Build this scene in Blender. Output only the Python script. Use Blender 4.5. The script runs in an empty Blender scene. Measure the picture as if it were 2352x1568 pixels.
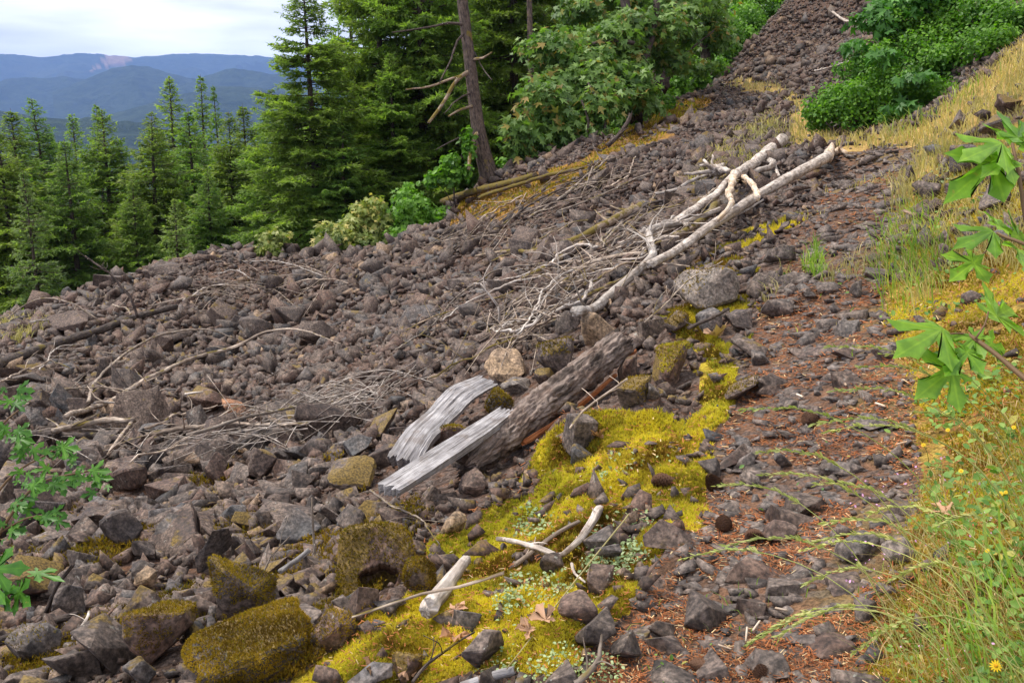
import bpy, bmesh, math, random
import numpy as np
from mathutils import Vector, Matrix, noise as mnoise

# ------------------------------------------------------------------ camera, sky, sun, exposure
R = math.radians
scene = bpy.context.scene
COL = scene.collection
PW, PH, FPX = 2352.0, 1568.0, 2287.0          # units in which the photograph was measured
PITCH = R(13.1)
CAM = np.array([0.0, 0.0, 1.55])
cs, sn = math.cos(PITCH), math.sin(PITCH)
cam_data = bpy.data.cameras.new('camera')
cam_data.sensor_width = 36.0
cam_data.lens = 36.0 * FPX / PW
cam_data.clip_start = 0.05
cam_data.clip_end = 60000.0
cam = bpy.data.objects.new('camera', cam_data)
cam.location = CAM
cam.rotation_euler = (math.pi / 2 - PITCH, 0, 0)
COL.objects.link(cam)
scene.camera = cam

SUN_EL, SUN_AZ = R(58), R(-75)                 # azimuth measured from +Y towards +X
world = bpy.data.worlds.new('World')
scene.world = world
world.use_nodes = True
wn = world.node_tree
wn.nodes.clear()
def wnode(t, **k):
    n = wn.nodes.new(t)
    for a, b in k.items(): setattr(n, a, b)
    return n
sky = wnode('ShaderNodeTexSky', sky_type='NISHITA', sun_disc=False, sun_elevation=SUN_EL, sun_rotation=SUN_AZ)
sky_s = wnode('ShaderNodeMix', data_type='RGBA', blend_type='MULTIPLY')
sky_s.inputs[0].default_value = 1.0
sky_s.inputs[7].default_value = (0.11, 0.11, 0.11, 1)
wn.links.new(sky.outputs[0], sky_s.inputs[6])
tc = wnode('ShaderNodeTexCoord')
mp = wnode('ShaderNodeMapping'); mp.inputs['Scale'].default_value = (0.9, 0.9, 5.0)
nz = wnode('ShaderNodeTexNoise'); nz.inputs['Scale'].default_value = 2.6; nz.inputs['Detail'].default_value = 5; nz.inputs['Roughness'].default_value = 0.5
wn.links.new(tc.outputs['Generated'], mp.inputs[0]); wn.links.new(mp.outputs[0], nz.inputs[0])
rp = wnode('ShaderNodeValToRGB')
rp.color_ramp.elements[0].position = 0.40; rp.color_ramp.elements[0].color = (0.52, 0.54, 0.62, 1)
rp.color_ramp.elements[1].position = 0.68; rp.color_ramp.elements[1].color = (1.70, 1.69, 1.67, 1)
wn.links.new(nz.outputs[0], rp.inputs[0])
mx = wnode('ShaderNodeMix', data_type='RGBA'); mx.inputs[0].default_value = 0.93
wn.links.new(sky_s.outputs[2], mx.inputs[6]); wn.links.new(rp.outputs[0], mx.inputs[7])
bg = wnode('ShaderNodeBackground'); bg.inputs[1].default_value = 1.0
wn.links.new(mx.outputs[2], bg.inputs[0])
wo = wnode('ShaderNodeOutputWorld'); wn.links.new(bg.outputs[0], wo.inputs[0])

sun_d = bpy.data.lights.new('sun', 'SUN'); sun_d.energy = 2.9; sun_d.angle = R(11); sun_d.color = (1.0, 0.95, 0.86)
sun = bpy.data.objects.new('sun', sun_d); COL.objects.link(sun)
sd = Vector((math.sin(SUN_AZ) * math.cos(SUN_EL), math.cos(SUN_AZ) * math.cos(SUN_EL), math.sin(SUN_EL)))
sun.rotation_euler = sd.to_track_quat('Z', 'Y').to_euler()

vs = scene.view_settings
vs.view_transform = 'Standard'; vs.look = 'None'; vs.exposure = 0.66; vs.gamma = 1.0; vs.use_curve_mapping = False
scene.cycles.max_bounces = 6; scene.cycles.diffuse_bounces = 4; scene.cycles.glossy_bounces = 2
scene.cycles.transmission_bounces = 3; scene.cycles.volume_bounces = 1; scene.cycles.transparent_max_bounces = 8
scene.cycles.use_denoising = True
scene.cycles.caustics_reflective = False; scene.cycles.caustics_refractive = False

rng = np.random.default_rng(7)
random.seed(7)

# ------------------------------------------------------------------ helpers
def ray(px, py):
    px = np.asarray(px, float); py = np.asarray(py, float)
    r = (px - PW / 2) / FPX; u = -(py - PH / 2) / FPX
    return np.stack([r, cs + u * sn, -sn + u * cs], -1)
def at(px, py, t): return CAM + ray(px, py) * np.asarray(t, float)[..., None]
def project(P):
    q = np.asarray(P, float) - CAM
    d = q[..., 1] * cs - q[..., 2] * sn
    u = q[..., 1] * sn + q[..., 2] * cs
    d = np.where(np.abs(d) < 1e-4, 1e-4, d)
    return PW / 2 + FPX * q[..., 0] / d, PH / 2 - FPX * u / d, d

def _h(ix, iy, s):
    a = (ix.astype(np.int64) * 374761393 + iy.astype(np.int64) * 668265263 + s * 1442695041) & 0xFFFFFFFF
    a = ((a ^ (a >> 13)) * 1274126177) & 0xFFFFFFFF
    return ((a ^ (a >> 16)) & 0xFFFF) / 65535.0
def vnoise(x, y, s=0):
    x = np.asarray(x, float); y = np.asarray(y, float)
    ix = np.floor(x); iy = np.floor(y); fx = x - ix; fy = y - iy
    fx = fx * fx * (3 - 2 * fx); fy = fy * fy * (3 - 2 * fy)
    a = _h(ix, iy, s); b = _h(ix + 1, iy, s); c = _h(ix, iy + 1, s); d = _h(ix + 1, iy + 1, s)
    return (a + (b - a) * fx) * (1 - fy) + (c + (d - c) * fx) * fy - 0.5
def fbm(x, y, s=0, o=4):
    v = 0; a = 1.0
    for i in range(o):
        v = v + a * vnoise(x * 2 ** i + i * 17.3, y * 2 ** i - i * 9.1, s + i); a *= 0.5
    return v

def in_poly(px, py, poly):
    px = np.asarray(px, float); py = np.asarray(py, float)
    ins = np.zeros(px.shape, bool); n = len(poly)
    for i in range(n):
        x0, y0 = poly[i]; x1, y1 = poly[(i + 1) % n]
        if y0 == y1: continue
        c = ((y0 > py) != (y1 > py)) & (px < (x1 - x0) * (py - y0) / (y1 - y0) + x0)
        ins ^= c
    return ins
def zone(P, poly, jit=22, sc=1.6, seed=3):
    P = np.asarray(P, float)
    px, py, d = project(P)
    k = jit / np.clip(d / 5, 0.6, 5)
    jx = fbm(P[..., 0] * sc, P[..., 1] * sc, seed, 3) * k * 2.4
    jy = fbm(P[..., 0] * sc + 31, P[..., 1] * sc + 7, seed + 5, 3) * k * 2.4
    return in_poly(px + jx, py + jy, poly) & (d > 0.3)

def fast_mesh(name, V, T, attrs=None, smooth=False):
    """V (n,3), T (m,3) triangles, attrs: name -> (domain, array)."""
    V = np.ascontiguousarray(V, np.float32); T = np.ascontiguousarray(T, np.int32)
    me = bpy.data.meshes.new(name)
    me.vertices.add(len(V)); me.vertices.foreach_set('co', V.ravel())
    me.loops.add(T.size); me.loops.foreach_set('vertex_index', T.ravel())
    me.polygons.add(len(T))
    me.polygons.foreach_set('loop_start', np.arange(0, T.size, 3, dtype=np.int32))
    me.polygons.foreach_set('loop_total', np.full(len(T), 3, np.int32))
    if smooth: me.polygons.foreach_set('use_smooth', np.ones(len(T), bool))
    me.update(calc_edges=True)
    for k, (dom, arr) in (attrs or {}).items():
        arr = np.asarray(arr, np.float32)
        if arr.ndim == 2:
            a = me.attributes.new(k, 'FLOAT_VECTOR', dom); a.data.foreach_set('vector', arr.ravel())
        else:
            a = me.attributes.new(k, 'FLOAT', dom); a.data.foreach_set('value', arr)
    return me
def link(name, me, mat=None, parent=None, kind=None, label=None, cat=None, group=None):
    o = bpy.data.objects.new(name, me); COL.objects.link(o)
    if mat is not None and me is not None and len(me.materials) == 0: me.materials.append(mat)
    if parent is not None: o.parent = parent
    if kind: o['kind'] = kind
    if label: o['label'] = label
    if cat: o['category'] = cat
    if group: o['group'] = group
    return o
def empty(name, loc, label, cat, group=None):
    o = link(name, None, label=label, cat=cat, group=group); o.location = loc
    o.empty_display_size = 0.1
    return o

class Soup:
    """collects triangles with one random value per triangle corner-set"""
    def __init__(s): s.V = []; s.T = []; s.A = []; s.n = 0
    def add(s, V, T, a):
        V = np.asarray(V, float); T = np.asarray(T, int)
        s.V.append(V); s.T.append(T + s.n); s.n += len(V)
        s.A.append(np.broadcast_to(np.asarray(a, float), (len(V),)).copy())
    def inst(s, pv, pt, loc, rot, scl, a):
        """instances of a prototype: loc (m,3) rot (m,3,3) scl (m,3) a (m,)"""
        m = len(loc)
        if m == 0: return
        V = np.einsum('mij,mkj->mki', rot, pv[None] * scl[:, None, :]) + loc[:, None, :]
        k = len(pv)
        T = pt[None] + (np.arange(m) * k)[:, None, None]
        s.V.append(V.reshape(-1, 3)); s.T.append(T.reshape(-1, 3) + s.n); s.n += m * k
        s.A.append(np.repeat(np.asarray(a, float), k))
    def mesh(s, name, smooth=False):
        if not s.V: return fast_mesh(name, np.zeros((3, 3)), np.array([[0, 1, 2]]))
        return fast_mesh(name, np.concatenate(s.V), np.concatenate(s.T), {'rnd': ('POINT', np.concatenate(s.A))}, smooth)

def rot_basis(x, y, z): return np.stack([x, y, z], -1)
def unit(v): return v / np.maximum(np.linalg.norm(v, axis=-1, keepdims=True), 1e-9)
def euler_rots(ax, ay, az):
    ca, sa, cb, sb, cc, sc_ = np.cos(ax), np.sin(ax), np.cos(ay), np.sin(ay), np.cos(az), np.sin(az)
    m = np.empty(ax.shape + (3, 3))
    m[..., 0, 0] = cc * cb; m[..., 0, 1] = cc * sb * sa - sc_ * ca; m[..., 0, 2] = cc * sb * ca + sc_ * sa
    m[..., 1, 0] = sc_ * cb; m[..., 1, 1] = sc_ * sb * sa + cc * ca; m[..., 1, 2] = sc_ * sb * ca - cc * sa
    m[..., 2, 0] = -sb; m[..., 2, 1] = cb * sa; m[..., 2, 2] = cb * ca
    return m

# ------------------------------------------------------------------ materials
def new_mat(name):
    m = bpy.data.materials.new(name); m.use_nodes = True
    nt = m.node_tree; nt.nodes.clear()
    return m, nt
class NT:
    def __init__(s, nt): s.nt = nt
    def n(s, t, ins=None, **props):
        nd = s.nt.nodes.new(t)
        for k, v in props.items(): setattr(nd, k, v)
        for k, v in (ins or {}).items(): s.set(nd.inputs[k], v)
        return nd
    def set(s, sock, v):
        if isinstance(v, bpy.types.NodeSocket): s.nt.links.new(v, sock)
        elif isinstance(v, tuple) and len(v) == 3 and sock.type == 'RGBA': sock.default_value = (*v, 1)
        else: sock.default_value = v
    def mix(s, f, a, b, mode='MIX'):
        nd = s.n('ShaderNodeMix', data_type='RGBA', blend_type=mode)
        s.set(nd.inputs[0], f); s.set(nd.inputs[6], a); s.set(nd.inputs[7], b)
        return nd.outputs[2]
    def math(s, op, a, b=0.0, c=0.0, clamp=False):
        nd = s.n('ShaderNodeMath', operation=op, use_clamp=clamp)
        s.set(nd.inputs[0], a); s.set(nd.inputs[1], b)
        if op in ('MULTIPLY_ADD',): s.set(nd.inputs[2], c)
        return nd.outputs[0]
    def ramp(s, v, lo, hi, a=0.0, b=1.0):
        nd = s.n('ShaderNodeMapRange', interpolation_type='SMOOTHSTEP')
        s.set(nd.inputs[0], v); s.set(nd.inputs[1], lo); s.set(nd.inputs[2], hi); s.set(nd.inputs[3], a); s.set(nd.inputs[4], b)
        return nd.outputs[0]
    def noise(s, vec, scale, detail=3, rough=0.55, dist=0.0):
        nd = s.n('ShaderNodeTexNoise', {'Scale': scale, 'Detail': detail, 'Roughness': rough, 'Distortion': dist})
        if vec is not None: s.nt.links.new(vec, nd.inputs['Vector'])
        return nd.outputs['Fac']
    def attr(s, name, out='Fac'):
        return s.n('ShaderNodeAttribute', attribute_name=name).outputs[out]
    def geo(s): return s.n('ShaderNodeNewGeometry')
    def pos(s): return s.geo().outputs['Position']
    def bump(s, h, strength, dist=0.02, normal=None):
        nd = s.n('ShaderNodeBump', {'Strength': strength, 'Distance': dist, 'Height': h})
        if normal is not None: s.nt.links.new(normal, nd.inputs['Normal'])
        return nd.outputs[0]
    def finish(s, col, rough=0.85, bump=None, trans=0.0, spec=0.25, tcol=None):
        p = s.n('ShaderNodeBsdfPrincipled', {'Roughness': rough})
        s.set(p.inputs['Base Color'], col); p.inputs['Specular IOR Level'].default_value = spec
        if bump is not None: s.nt.links.new(bump, p.inputs['Normal'])
        out = p.outputs[0]
        if trans > 0:
            tr = s.n('ShaderNodeBsdfTranslucent'); s.set(tr.inputs[0], tcol if tcol is not None else col)
            ms = s.n('ShaderNodeMixShader', {0: trans}); s.nt.links.new(out, ms.inputs[1]); s.nt.links.new(tr.outputs[0], ms.inputs[2])
            out = ms.outputs[0]
        o = s.n('ShaderNodeOutputMaterial'); s.nt.links.new(out, o.inputs[0])

def mat_rock(name, own_random, moss=0.35, tint=None, moss_col=(0.125, 0.080, 0.018), coarse=1.0):
    m, nt = new_mat(name); g = NT(nt)
    ge = g.geo(); pos = ge.outputs['Position']
    rnd = g.n('ShaderNodeObjectInfo').outputs['Random'] if own_random else g.attr('rnd')
    r2 = g.math('FRACT', g.math('MULTIPLY', rnd, 37.31)); r3 = g.math('FRACT', g.math('MULTIPLY', rnd, 91.7))
    n1 = g.noise(pos, 7 * coarse, 4, 0.6); n2 = g.noise(pos, 55 * coarse, 3, 0.65); n3 = g.noise(pos, 2.2, 2)
    c = g.mix(g.ramp(r2, 0.25, 0.75), (0.070, 0.040, 0.030), (0.080, 0.062, 0.055))
    c = g.mix(g.ramp(r3, 0.72, 0.97), c, (0.056, 0.056, 0.060))
    c = g.mix(g.ramp(rnd, 0.94, 0.99), c, (0.20, 0.135, 0.085))
    if tint: c = g.mix(0.75, c, tint)
    c = g.mix(1.0, c, g.mix(g.math('FRACT', g.math('MULTIPLY', rnd, 53.9)), (0.62, 0.60, 0.60), (1.38, 1.36, 1.34)), 'MULTIPLY')
    c = g.mix(g.ramp(n1, 0.35, 0.7), c, g.mix(0.5, c, (0.20, 0.155, 0.13)))
    c = g.mix(1.0, c, g.mix(g.ramp(n2, 0.3, 0.75), (0.42, 0.42, 0.42), (1.62, 1.58, 1.52)), 'MULTIPLY')
    c = g.mix(1.0, c, g.mix(g.ramp(g.noise(pos, 19 * coarse, 4, 0.75), 0.32, 0.68), (0.55, 0.53, 0.52), (1.5, 1.48, 1.45)), 'MULTIPLY')
    lich = g.math('MULTIPLY', g.ramp(g.noise(pos, 26, 3, 0.7), 0.62, 0.70), g.ramp(n1, 0.45, 0.6))
    c = g.mix(g.math('MULTIPLY', lich, 0.6), c, (0.34, 0.34, 0.30))
    up = g.n('ShaderNodeSeparateXYZ', {0: ge.outputs['Normal']}).outputs[2]
    mm = g.math('ADD', g.math('MULTIPLY', g.noise(pos, 4.5, 4, 0.7), 1.5), g.math('MULTIPLY', up, 0.35))
    mm = g.math('ADD', mm, g.math('MULTIPLY', g.math('SUBTRACT', n3, 0.5), 0.8))
    if moss > 0.1:
        ln_ = g.n('ShaderNodeVectorMath', {0: pos}, operation='LENGTH').outputs['Value']
        mm = g.math('ADD', mm, g.ramp(ln_, 8.5, 5.0, 0.0, 0.09))
    mfac = g.ramp(mm, 1.45 - moss * 0.8, 1.58 - moss * 0.8)
    mc = g.mix(g.ramp(g.noise(pos, 90, 2), 0.3, 0.7), tuple(v * 0.5 for v in moss_col), tuple(v * 1.7 for v in moss_col))
    c = g.mix(g.math('MULTIPLY', mfac, 0.9), c, mc)
    h = g.math('ADD', g.math('MULTIPLY', n1, 1.0), g.math('MULTIPLY', n2, 0.35))
    g.finish(c, g.ramp(n1, 0.3, 0.8, 0.62, 0.95), g.bump(h, 0.5, 0.014), spec=0.3)
    return m

def mat_leaf(name, a, b, c2=None, trans=0.35, rough=0.5, random_obj=0.0, vein=False, spec=0.35):
    m, nt = new_mat(name); g = NT(nt)
    rnd = g.attr('rnd'); pos = g.pos()
    c = g.mix(rnd, a, b)
    if c2: c = g.mix(g.ramp(g.math('FRACT', g.math('MULTIPLY', rnd, 13.7)), 0.86, 0.97), c, c2)
    if random_obj:
        r = g.n('ShaderNodeObjectInfo').outputs['Random']
        c = g.mix(g.math('MULTIPLY', r, random_obj), c, g.mix(1.0, c, (1.7, 1.15, 0.9), 'MULTIPLY'))
        r2 = g.math('FRACT', g.math('MULTIPLY', r, 17.3))
        c = g.mix(1.0, c, g.mix(r2, (0.72, 0.75, 0.8), (1.25, 1.22, 1.1)), 'MULTIPLY')
    c = g.mix(1.0, c, g.mix(g.ramp(g.noise(pos, 1.3 if not vein else 30, 2), 0.3, 0.7), (0.72, 0.78, 0.75), (1.22, 1.18, 1.1)), 'MULTIPLY')
    if vein:
        lc = g.n('ShaderNodeSeparateXYZ', {0: g.attr('lc', 'Vector')})
        yy = g.math('SUBTRACT', lc.outputs[1], 0.30); a_ = g.math('ARCTAN2', lc.outputs[0], yy)
        df = g.math('SUBTRACT', a_, g.math('MULTIPLY', g.math('ROUND', g.math('DIVIDE', a_, 1.012)), 1.012))
        rr_ = g.math('SQRT', g.math('ADD', g.math('MULTIPLY', yy, yy), g.math('MULTIPLY', lc.outputs[0], lc.outputs[0])))
        ds = g.math('MULTIPLY', rr_, g.math('ABSOLUTE', g.math('SINE', df)))
        sec = g.math('ABSOLUTE', g.math('SINE', g.math('ADD', g.math('MULTIPLY', rr_, 46.0), g.math('MULTIPLY', ds, -38.0))))
        v_ = g.math('MAXIMUM', g.ramp(ds, 0.018, 0.006), g.math('MULTIPLY', g.ramp(sec, 0.22, 0.05), 0.45))
        c = g.mix(g.math('MULTIPLY', v_, 0.45), c, g.mix(1.0, c, (1.7, 1.45, 1.3), 'MULTIPLY'))
        hole = g.ramp(g.noise(pos, 55, 2), 0.66, 0.70)
        c = g.mix(g.math('MULTIPLY', hole, 0.5), c, (0.28, 0.24, 0.05))
    t = g.mix(1.0, c, (1.25, 1.5, 0.5), 'MULTIPLY')
    g.finish(c, rough, None, trans, spec, t)
    return m

def mat_wood(name, a, b, crack=(0.09, 0.075, 0.065), scale=6.0, moss=0.0, bark=False, objvar=0.0, remnant=0.0):
    """grain runs along the object's own 'along' attribute (u around, v along)"""
    m, nt = new_mat(name); g = NT(nt)
    uv = g.attr('grain', 'Vector'); pos = g.pos(); ge = g.geo()
    mpn = g.n('ShaderNodeMapping', {'Vector': uv, 'Scale': (1.0, 1.0, 0.07 if not bark else 0.22)})
    n1 = g.noise(mpn.outputs[0], scale * 5, 4, 0.65, 0.4)
    n2 = g.noise(pos, 9, 4, 0.6); n3 = g.noise(mpn.outputs[0], scale * 16, 3, 0.6, 0.2)
    c = g.mix(g.ramp(n2, 0.3, 0.7), a, b)
    if objvar:
        r = g.n('ShaderNodeObjectInfo').outputs['Random']
        c = g.mix(1.0, c, g.mix(r, (1 - objvar, 1 - objvar, 1 - objvar), (1 + objvar, 1 + objvar * .8, 1 + objvar * .6)), 'MULTIPLY')
    c = g.mix(g.ramp(n1, 0.52, 0.40), c, g.mix(0.75 if bark else 0.55, c, crack))
    c = g.mix(1.0, c, g.mix(g.ramp(n3, 0.35, 0.65), (0.7, 0.7, 0.7), (1.2, 1.2, 1.2)), 'MULTIPLY')
    if moss > 0:
        up = g.n('ShaderNodeSeparateXYZ', {0: ge.outputs['Normal']}).outputs[2]
        mf = g.ramp(g.math('ADD', g.noise(pos, 3.5, 3, 0.7), g.math('MULTIPLY', up, 0.12)), 0.72 - moss * 0.35, 0.80 - moss * 0.35)
        c = g.mix(mf, c, g.mix(g.noise(pos, 60, 2), (0.060, 0.040, 0.010), (0.21, 0.155, 0.025)))
    if remnant:
        c = g.mix(g.math('MULTIPLY', g.ramp(g.noise(pos, 5.5, 5, 0.7), 0.54, 0.62), remnant), c, g.mix(n3, (0.075, 0.048, 0.034), (0.20, 0.14, 0.10)))
    h = g.math('ADD', g.math('MULTIPLY', n1, 1.0), g.math('MULTIPLY', n3, 0.4))
    g.finish(c, 0.8, g.bump(h, 0.9 if bark else 0.6, 0.03 if bark else 0.012), spec=0.25)
    return m

M = {}
M['rock_one'] = mat_rock('rock_single', True, 0.30)
M['rock_brown'] = mat_rock('rock_brown', True, 0.22, (0.066, 0.041, 0.032))
M['rock_grey'] = mat_rock('rock_grey', True, 0.2, (0.078, 0.064, 0.058))
M['rock_patchy'] = mat_rock('rock_patchy', True, 0.50, (0.080, 0.058, 0.047))
M['rock_many'] = mat_rock('rock_mass', False, 0.30)
M['rock_bare'] = mat_rock('rock_fresh', True, 0.02, (0.072, 0.062, 0.058))
M['rock_mossy'] = mat_rock('rock_mossy', True, 0.62)
M['rock_tan'] = mat_rock('rock_tan', True, 0.05, (0.27, 0.19, 0.115))
M['rock_orange'] = mat_rock('rock_orange', True, 0.0, (0.42, 0.20, 0.10))
M['rock_blue'] = mat_rock('rock_blue', True, 0.12, (0.070, 0.073, 0.080))
M['rock_lichen'] = mat_rock('rock_lichen', True, 0.30, (0.125, 0.115, 0.108), (0.20, 0.12, 0.02))
M['trail_stone'] = mat_rock('trail_stone', False, 0.10, (0.105, 0.090, 0.084))
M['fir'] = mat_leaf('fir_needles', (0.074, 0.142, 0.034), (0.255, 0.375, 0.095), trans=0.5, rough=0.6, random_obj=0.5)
M['fir_pale'] = mat_leaf('fir_needles_pale', (0.13, 0.20, 0.07), (0.27, 0.36, 0.145), trans=0.5, rough=0.6, random_obj=0.3)
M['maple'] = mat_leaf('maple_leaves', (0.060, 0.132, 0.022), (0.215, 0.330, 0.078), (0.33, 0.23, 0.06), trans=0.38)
M['maple_near'] = mat_leaf('maple_leaves_near', (0.11, 0.25, 0.020), (0.24, 0.42, 0.050), trans=0.5, vein=True, rough=0.42)
M['maple_sapling'] = mat_leaf('maple_sapling_leaves', (0.030, 0.115, 0.010), (0.085, 0.22, 0.020), trans=0.35, vein=True, rough=0.45)
M['maple_bush'] = mat_leaf('maple_bush_leaves', (0.035, 0.12, 0.016), (0.10, 0.25, 0.035), trans=0.35)
M['shrub'] = mat_leaf('shrub_leaves', (0.040, 0.125, 0.010), (0.190, 0.370, 0.030), trans=0.4)
M['bright_shrub'] = mat_leaf('bright_shrub_leaves', (0.08, 0.19, 0.02), (0.19, 0.36, 0.04), trans=0.4)
M['yellow_shrub'] = mat_leaf('yellow_shrub_leaves', (0.10, 0.17, 0.03), (0.34, 0.34, 0.10), (0.55, 0.45, 0.16), trans=0.35)
M['ground_leaf'] = mat_leaf('ground_leaves', (0.07, 0.17, 0.03), (0.22, 0.34, 0.07), (0.42, 0.36, 0.08), trans=0.3)
M['sedum'] = mat_leaf('sedum_leaves', (0.19, 0.27, 0.11), (0.37, 0.43, 0.22), (0.42, 0.20, 0.07), trans=0.15)
M['moss'] = mat_leaf('moss_sprigs', (0.15, 0.082, 0.014), (0.66, 0.53, 0.060), (0.24, 0.27, 0.04), trans=0.35, rough=0.8, spec=0.1)
M['moss_brown'] = mat_leaf('moss_sprigs_brown', (0.11, 0.062, 0.010), (0.44, 0.285, 0.030), (0.20, 0.17, 0.02), trans=0.3, rough=0.8, spec=0.1)
M['straw'] = mat_leaf('straw_grass', (0.32, 0.25, 0.11), (0.58, 0.48, 0.26), trans=0.3, rough=0.6, spec=0.2)
M['grass'] = mat_leaf('green_grass', (0.13, 0.25, 0.03), (0.34, 0.44, 0.08), (0.55, 0.45, 0.18), trans=0.35, rough=0.5)
M['seed'] = mat_leaf('grass_seed', (0.30, 0.36, 0.09), (0.50, 0.46, 0.18), trans=0.25, rough=0.6)
M['needle'] = mat_leaf('fallen_needles', (0.16, 0.045, 0.018), (0.40, 0.15, 0.06), (0.62, 0.45, 0.26), trans=0.05, rough=0.8, spec=0.1)
M['dead_leaf'] = mat_leaf('dead_leaf', (0.36, 0.18, 0.10), (0.55, 0.32, 0.21), trans=0.2, rough=0.7)
M['bark'] = mat_wood('conifer_bark', (0.062, 0.043, 0.034), (0.115, 0.084, 0.068), (0.016, 0.012, 0.010), 4, 0.25, True, 0.25)
M['log_bark'] = mat_wood('log_bark', (0.125, 0.082, 0.062), (0.24, 0.185, 0.155), (0.020, 0.014, 0.011), 3.2, 0.0, True)
M['dark_wood'] = mat_wood('dark_wood', (0.060, 0.042, 0.036), (0.115, 0.088, 0.075), (0.02, 0.015, 0.012), 6, 0.15, True, 0.2)
M['grey_wood'] = mat_wood('grey_wood', (0.25, 0.23, 0.23), (0.42, 0.395, 0.395), (0.07, 0.058, 0.05), 8, 0.0, False, 0.0, 0.35)
M['pale_wood'] = mat_wood('pale_wood', (0.36, 0.30, 0.255), (0.60, 0.54, 0.49), (0.10, 0.075, 0.06), 6, 0.0, False, 0.18, 0.7)
M['twig_wood'] = mat_wood('twig_wood', (0.20, 0.15, 0.115), (0.44, 0.37, 0.31), (0.07, 0.05, 0.04), 6, 0.22, False, 0.35)
M['mossy_wood'] = mat_wood('mossy_wood', (0.24, 0.17, 0.12), (0.40, 0.31, 0.23), (0.06, 0.045, 0.03), 6, 0.55, False, 0.2)
M['mossy_log'] = mat_wood('mossy_log', (0.10, 0.070, 0.045), (0.19, 0.14, 0.09), (0.03, 0.02, 0.015), 6, 0.85, True)
M['orange_wood'] = mat_wood('orange_wood', (0.34, 0.105, 0.035), (0.46, 0.18, 0.07), (0.10, 0.03, 0.012), 7, 0.0)
M['root_wood'] = mat_wood('root_wood', (0.58, 0.42, 0.27), (0.72, 0.63, 0.54), (0.25, 0.14, 0.07), 5, 0.0, False, 0.15, 0.6)
def mat_plain(name, col, rough=0.6, trans=0.0):
    m, nt = new_mat(name); g = NT(nt)
    c = g.mix(g.noise(g.pos(), 40, 2), tuple(v * 0.8 for v in col), tuple(min(v * 1.2, 0.95) for v in col))
    g.finish(c, rough, None, trans); return m
M['yellow'] = mat_plain('yellow_petal', (0.85, 0.55, 0.01), 0.5, 0.25)
M['orange_c'] = mat_plain('flower_centre', (0.70, 0.32, 0.01), 0.8)
M['pink'] = mat_plain('pink_petal', (0.72, 0.38, 0.62), 0.6, 0.25)
M['stem'] = mat_plain('green_stem', (0.14, 0.21, 0.04), 0.6)
M['red_stem'] = mat_plain('maple_stem', (0.13, 0.075, 0.035), 0.6)
M['cone'] = mat_plain('pine_cone_scale', (0.11, 0.055, 0.032), 0.75)

# ------------------------------------------------------------------ terrain: hillside, trail
CP = [  # measured pixel, distance in metres
 (1300,1568,2.7),(1750,1568,2.6),(2100,1568,2.5),(1850,1150,3.7),(1500,1200,3.75),(1950,800,5.8),(1700,850,5.6),(2000,550,8.6),(1780,560,9.3),
 (2060,400,12.7),(1900,430,12.6),(2050,335,16.5),(1930,345,16.8),(1850,300,24),(1800,240,32),(1740,195,42),
 (2352,1568,2.25),(2352,1250,2.75),(2200,1000,3.9),(2352,950,3.7),(2352,700,4.8),(2130,700,6.0),(2352,400,7.6),(2180,450,9.4),(2352,120,13.0),(2200,330,14.0),
 (2080,300,20),(2150,240,19.5),(2300,130,19),(1850,130,43),(1900,60,45),(1850,0,47),(1990,0,44),(1720,110,47),(2200,0,30),(2100,120,31),
 (0,1568,3.75),(300,1568,3.5),(700,1568,3.15),(1000,1568,2.9),(0,1300,5.6),(500,1300,5.2),(900,1300,4.3),(1200,1250,3.95),
 (0,1150,7.6),(400,1130,7.4),(800,1120,6.0),(1230,960,6.2),(1400,850,6.6),(1000,1000,6.8),(1300,1080,4.9),(1560,900,5.5),
 (600,1000,9.3),(300,1000,10),(0,1000,9.8),(600,800,16),(300,800,16.5),(0,880,13.2),(900,800,12.5),(1150,770,9.6),(1330,720,8.4),
 (900,650,18.5),(600,650,22),(1200,600,14.5),(1200,500,19.5),(1400,450,18.5),(1500,570,10.6),(1600,420,17.5),(1650,330,22),(1500,300,29),
 (0,745,23),(130,700,24),(250,660,25),(400,612,26),(530,580,26),(640,585,26),(850,578,26),(1000,520,27),(1125,412,27.5),(1400,300,36),(1550,240,41),(1650,190,45),
]
GP = [(-20,26,-10.5),(-30,40,-19),(-45,60,-30),(-10,37,-9.5),(-14,50,-16),(-3,38,-7.5),(0,47,-9.5),(0,62,-14),(9,62,-7),(-25,12,-8),(-13,6,-4.8),(-20,0,-7.5),(-6,0,-3.1),
 (-3,-3,-2.3),(0,-3,-1.6),(0.5,0,-1.55),(0,1.2,-1.56),(4,-2,0.0),(3,1,-0.5),(6,3,0.9),(10,6,2.8),(14,10,5.0),(20,20,8),(30,30,14),(25,45,12),(30,60,15),(18,60,8.5),(40,40,20),(-40,20,-18)]
_c = np.array(CP, float)
_P = at(_c[:, 0], _c[:, 1], _c[:, 2])
_G = np.array(GP, float); _G[:, 2] += CAM[2]
_P = np.concatenate([_P, _G])
_n = len(_P)
def _U(r2): return np.where(r2 > 1e-12, r2 * np.log(r2 + 1e-12), 0) * 0.5
_D = ((_P[:, None, :2] - _P[None, :, :2]) ** 2).sum(-1)
_A = np.zeros((_n + 3, _n + 3)); _A[:_n, :_n] = _U(_D) + np.eye(_n) * 0.4
_A[:_n, _n] = 1; _A[:_n, _n + 1:] = _P[:, :2]; _A[_n:, :_n] = _A[:_n, _n:].T
_W = np.linalg.solve(_A, np.concatenate([_P[:, 2], np.zeros(3)]))
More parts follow.
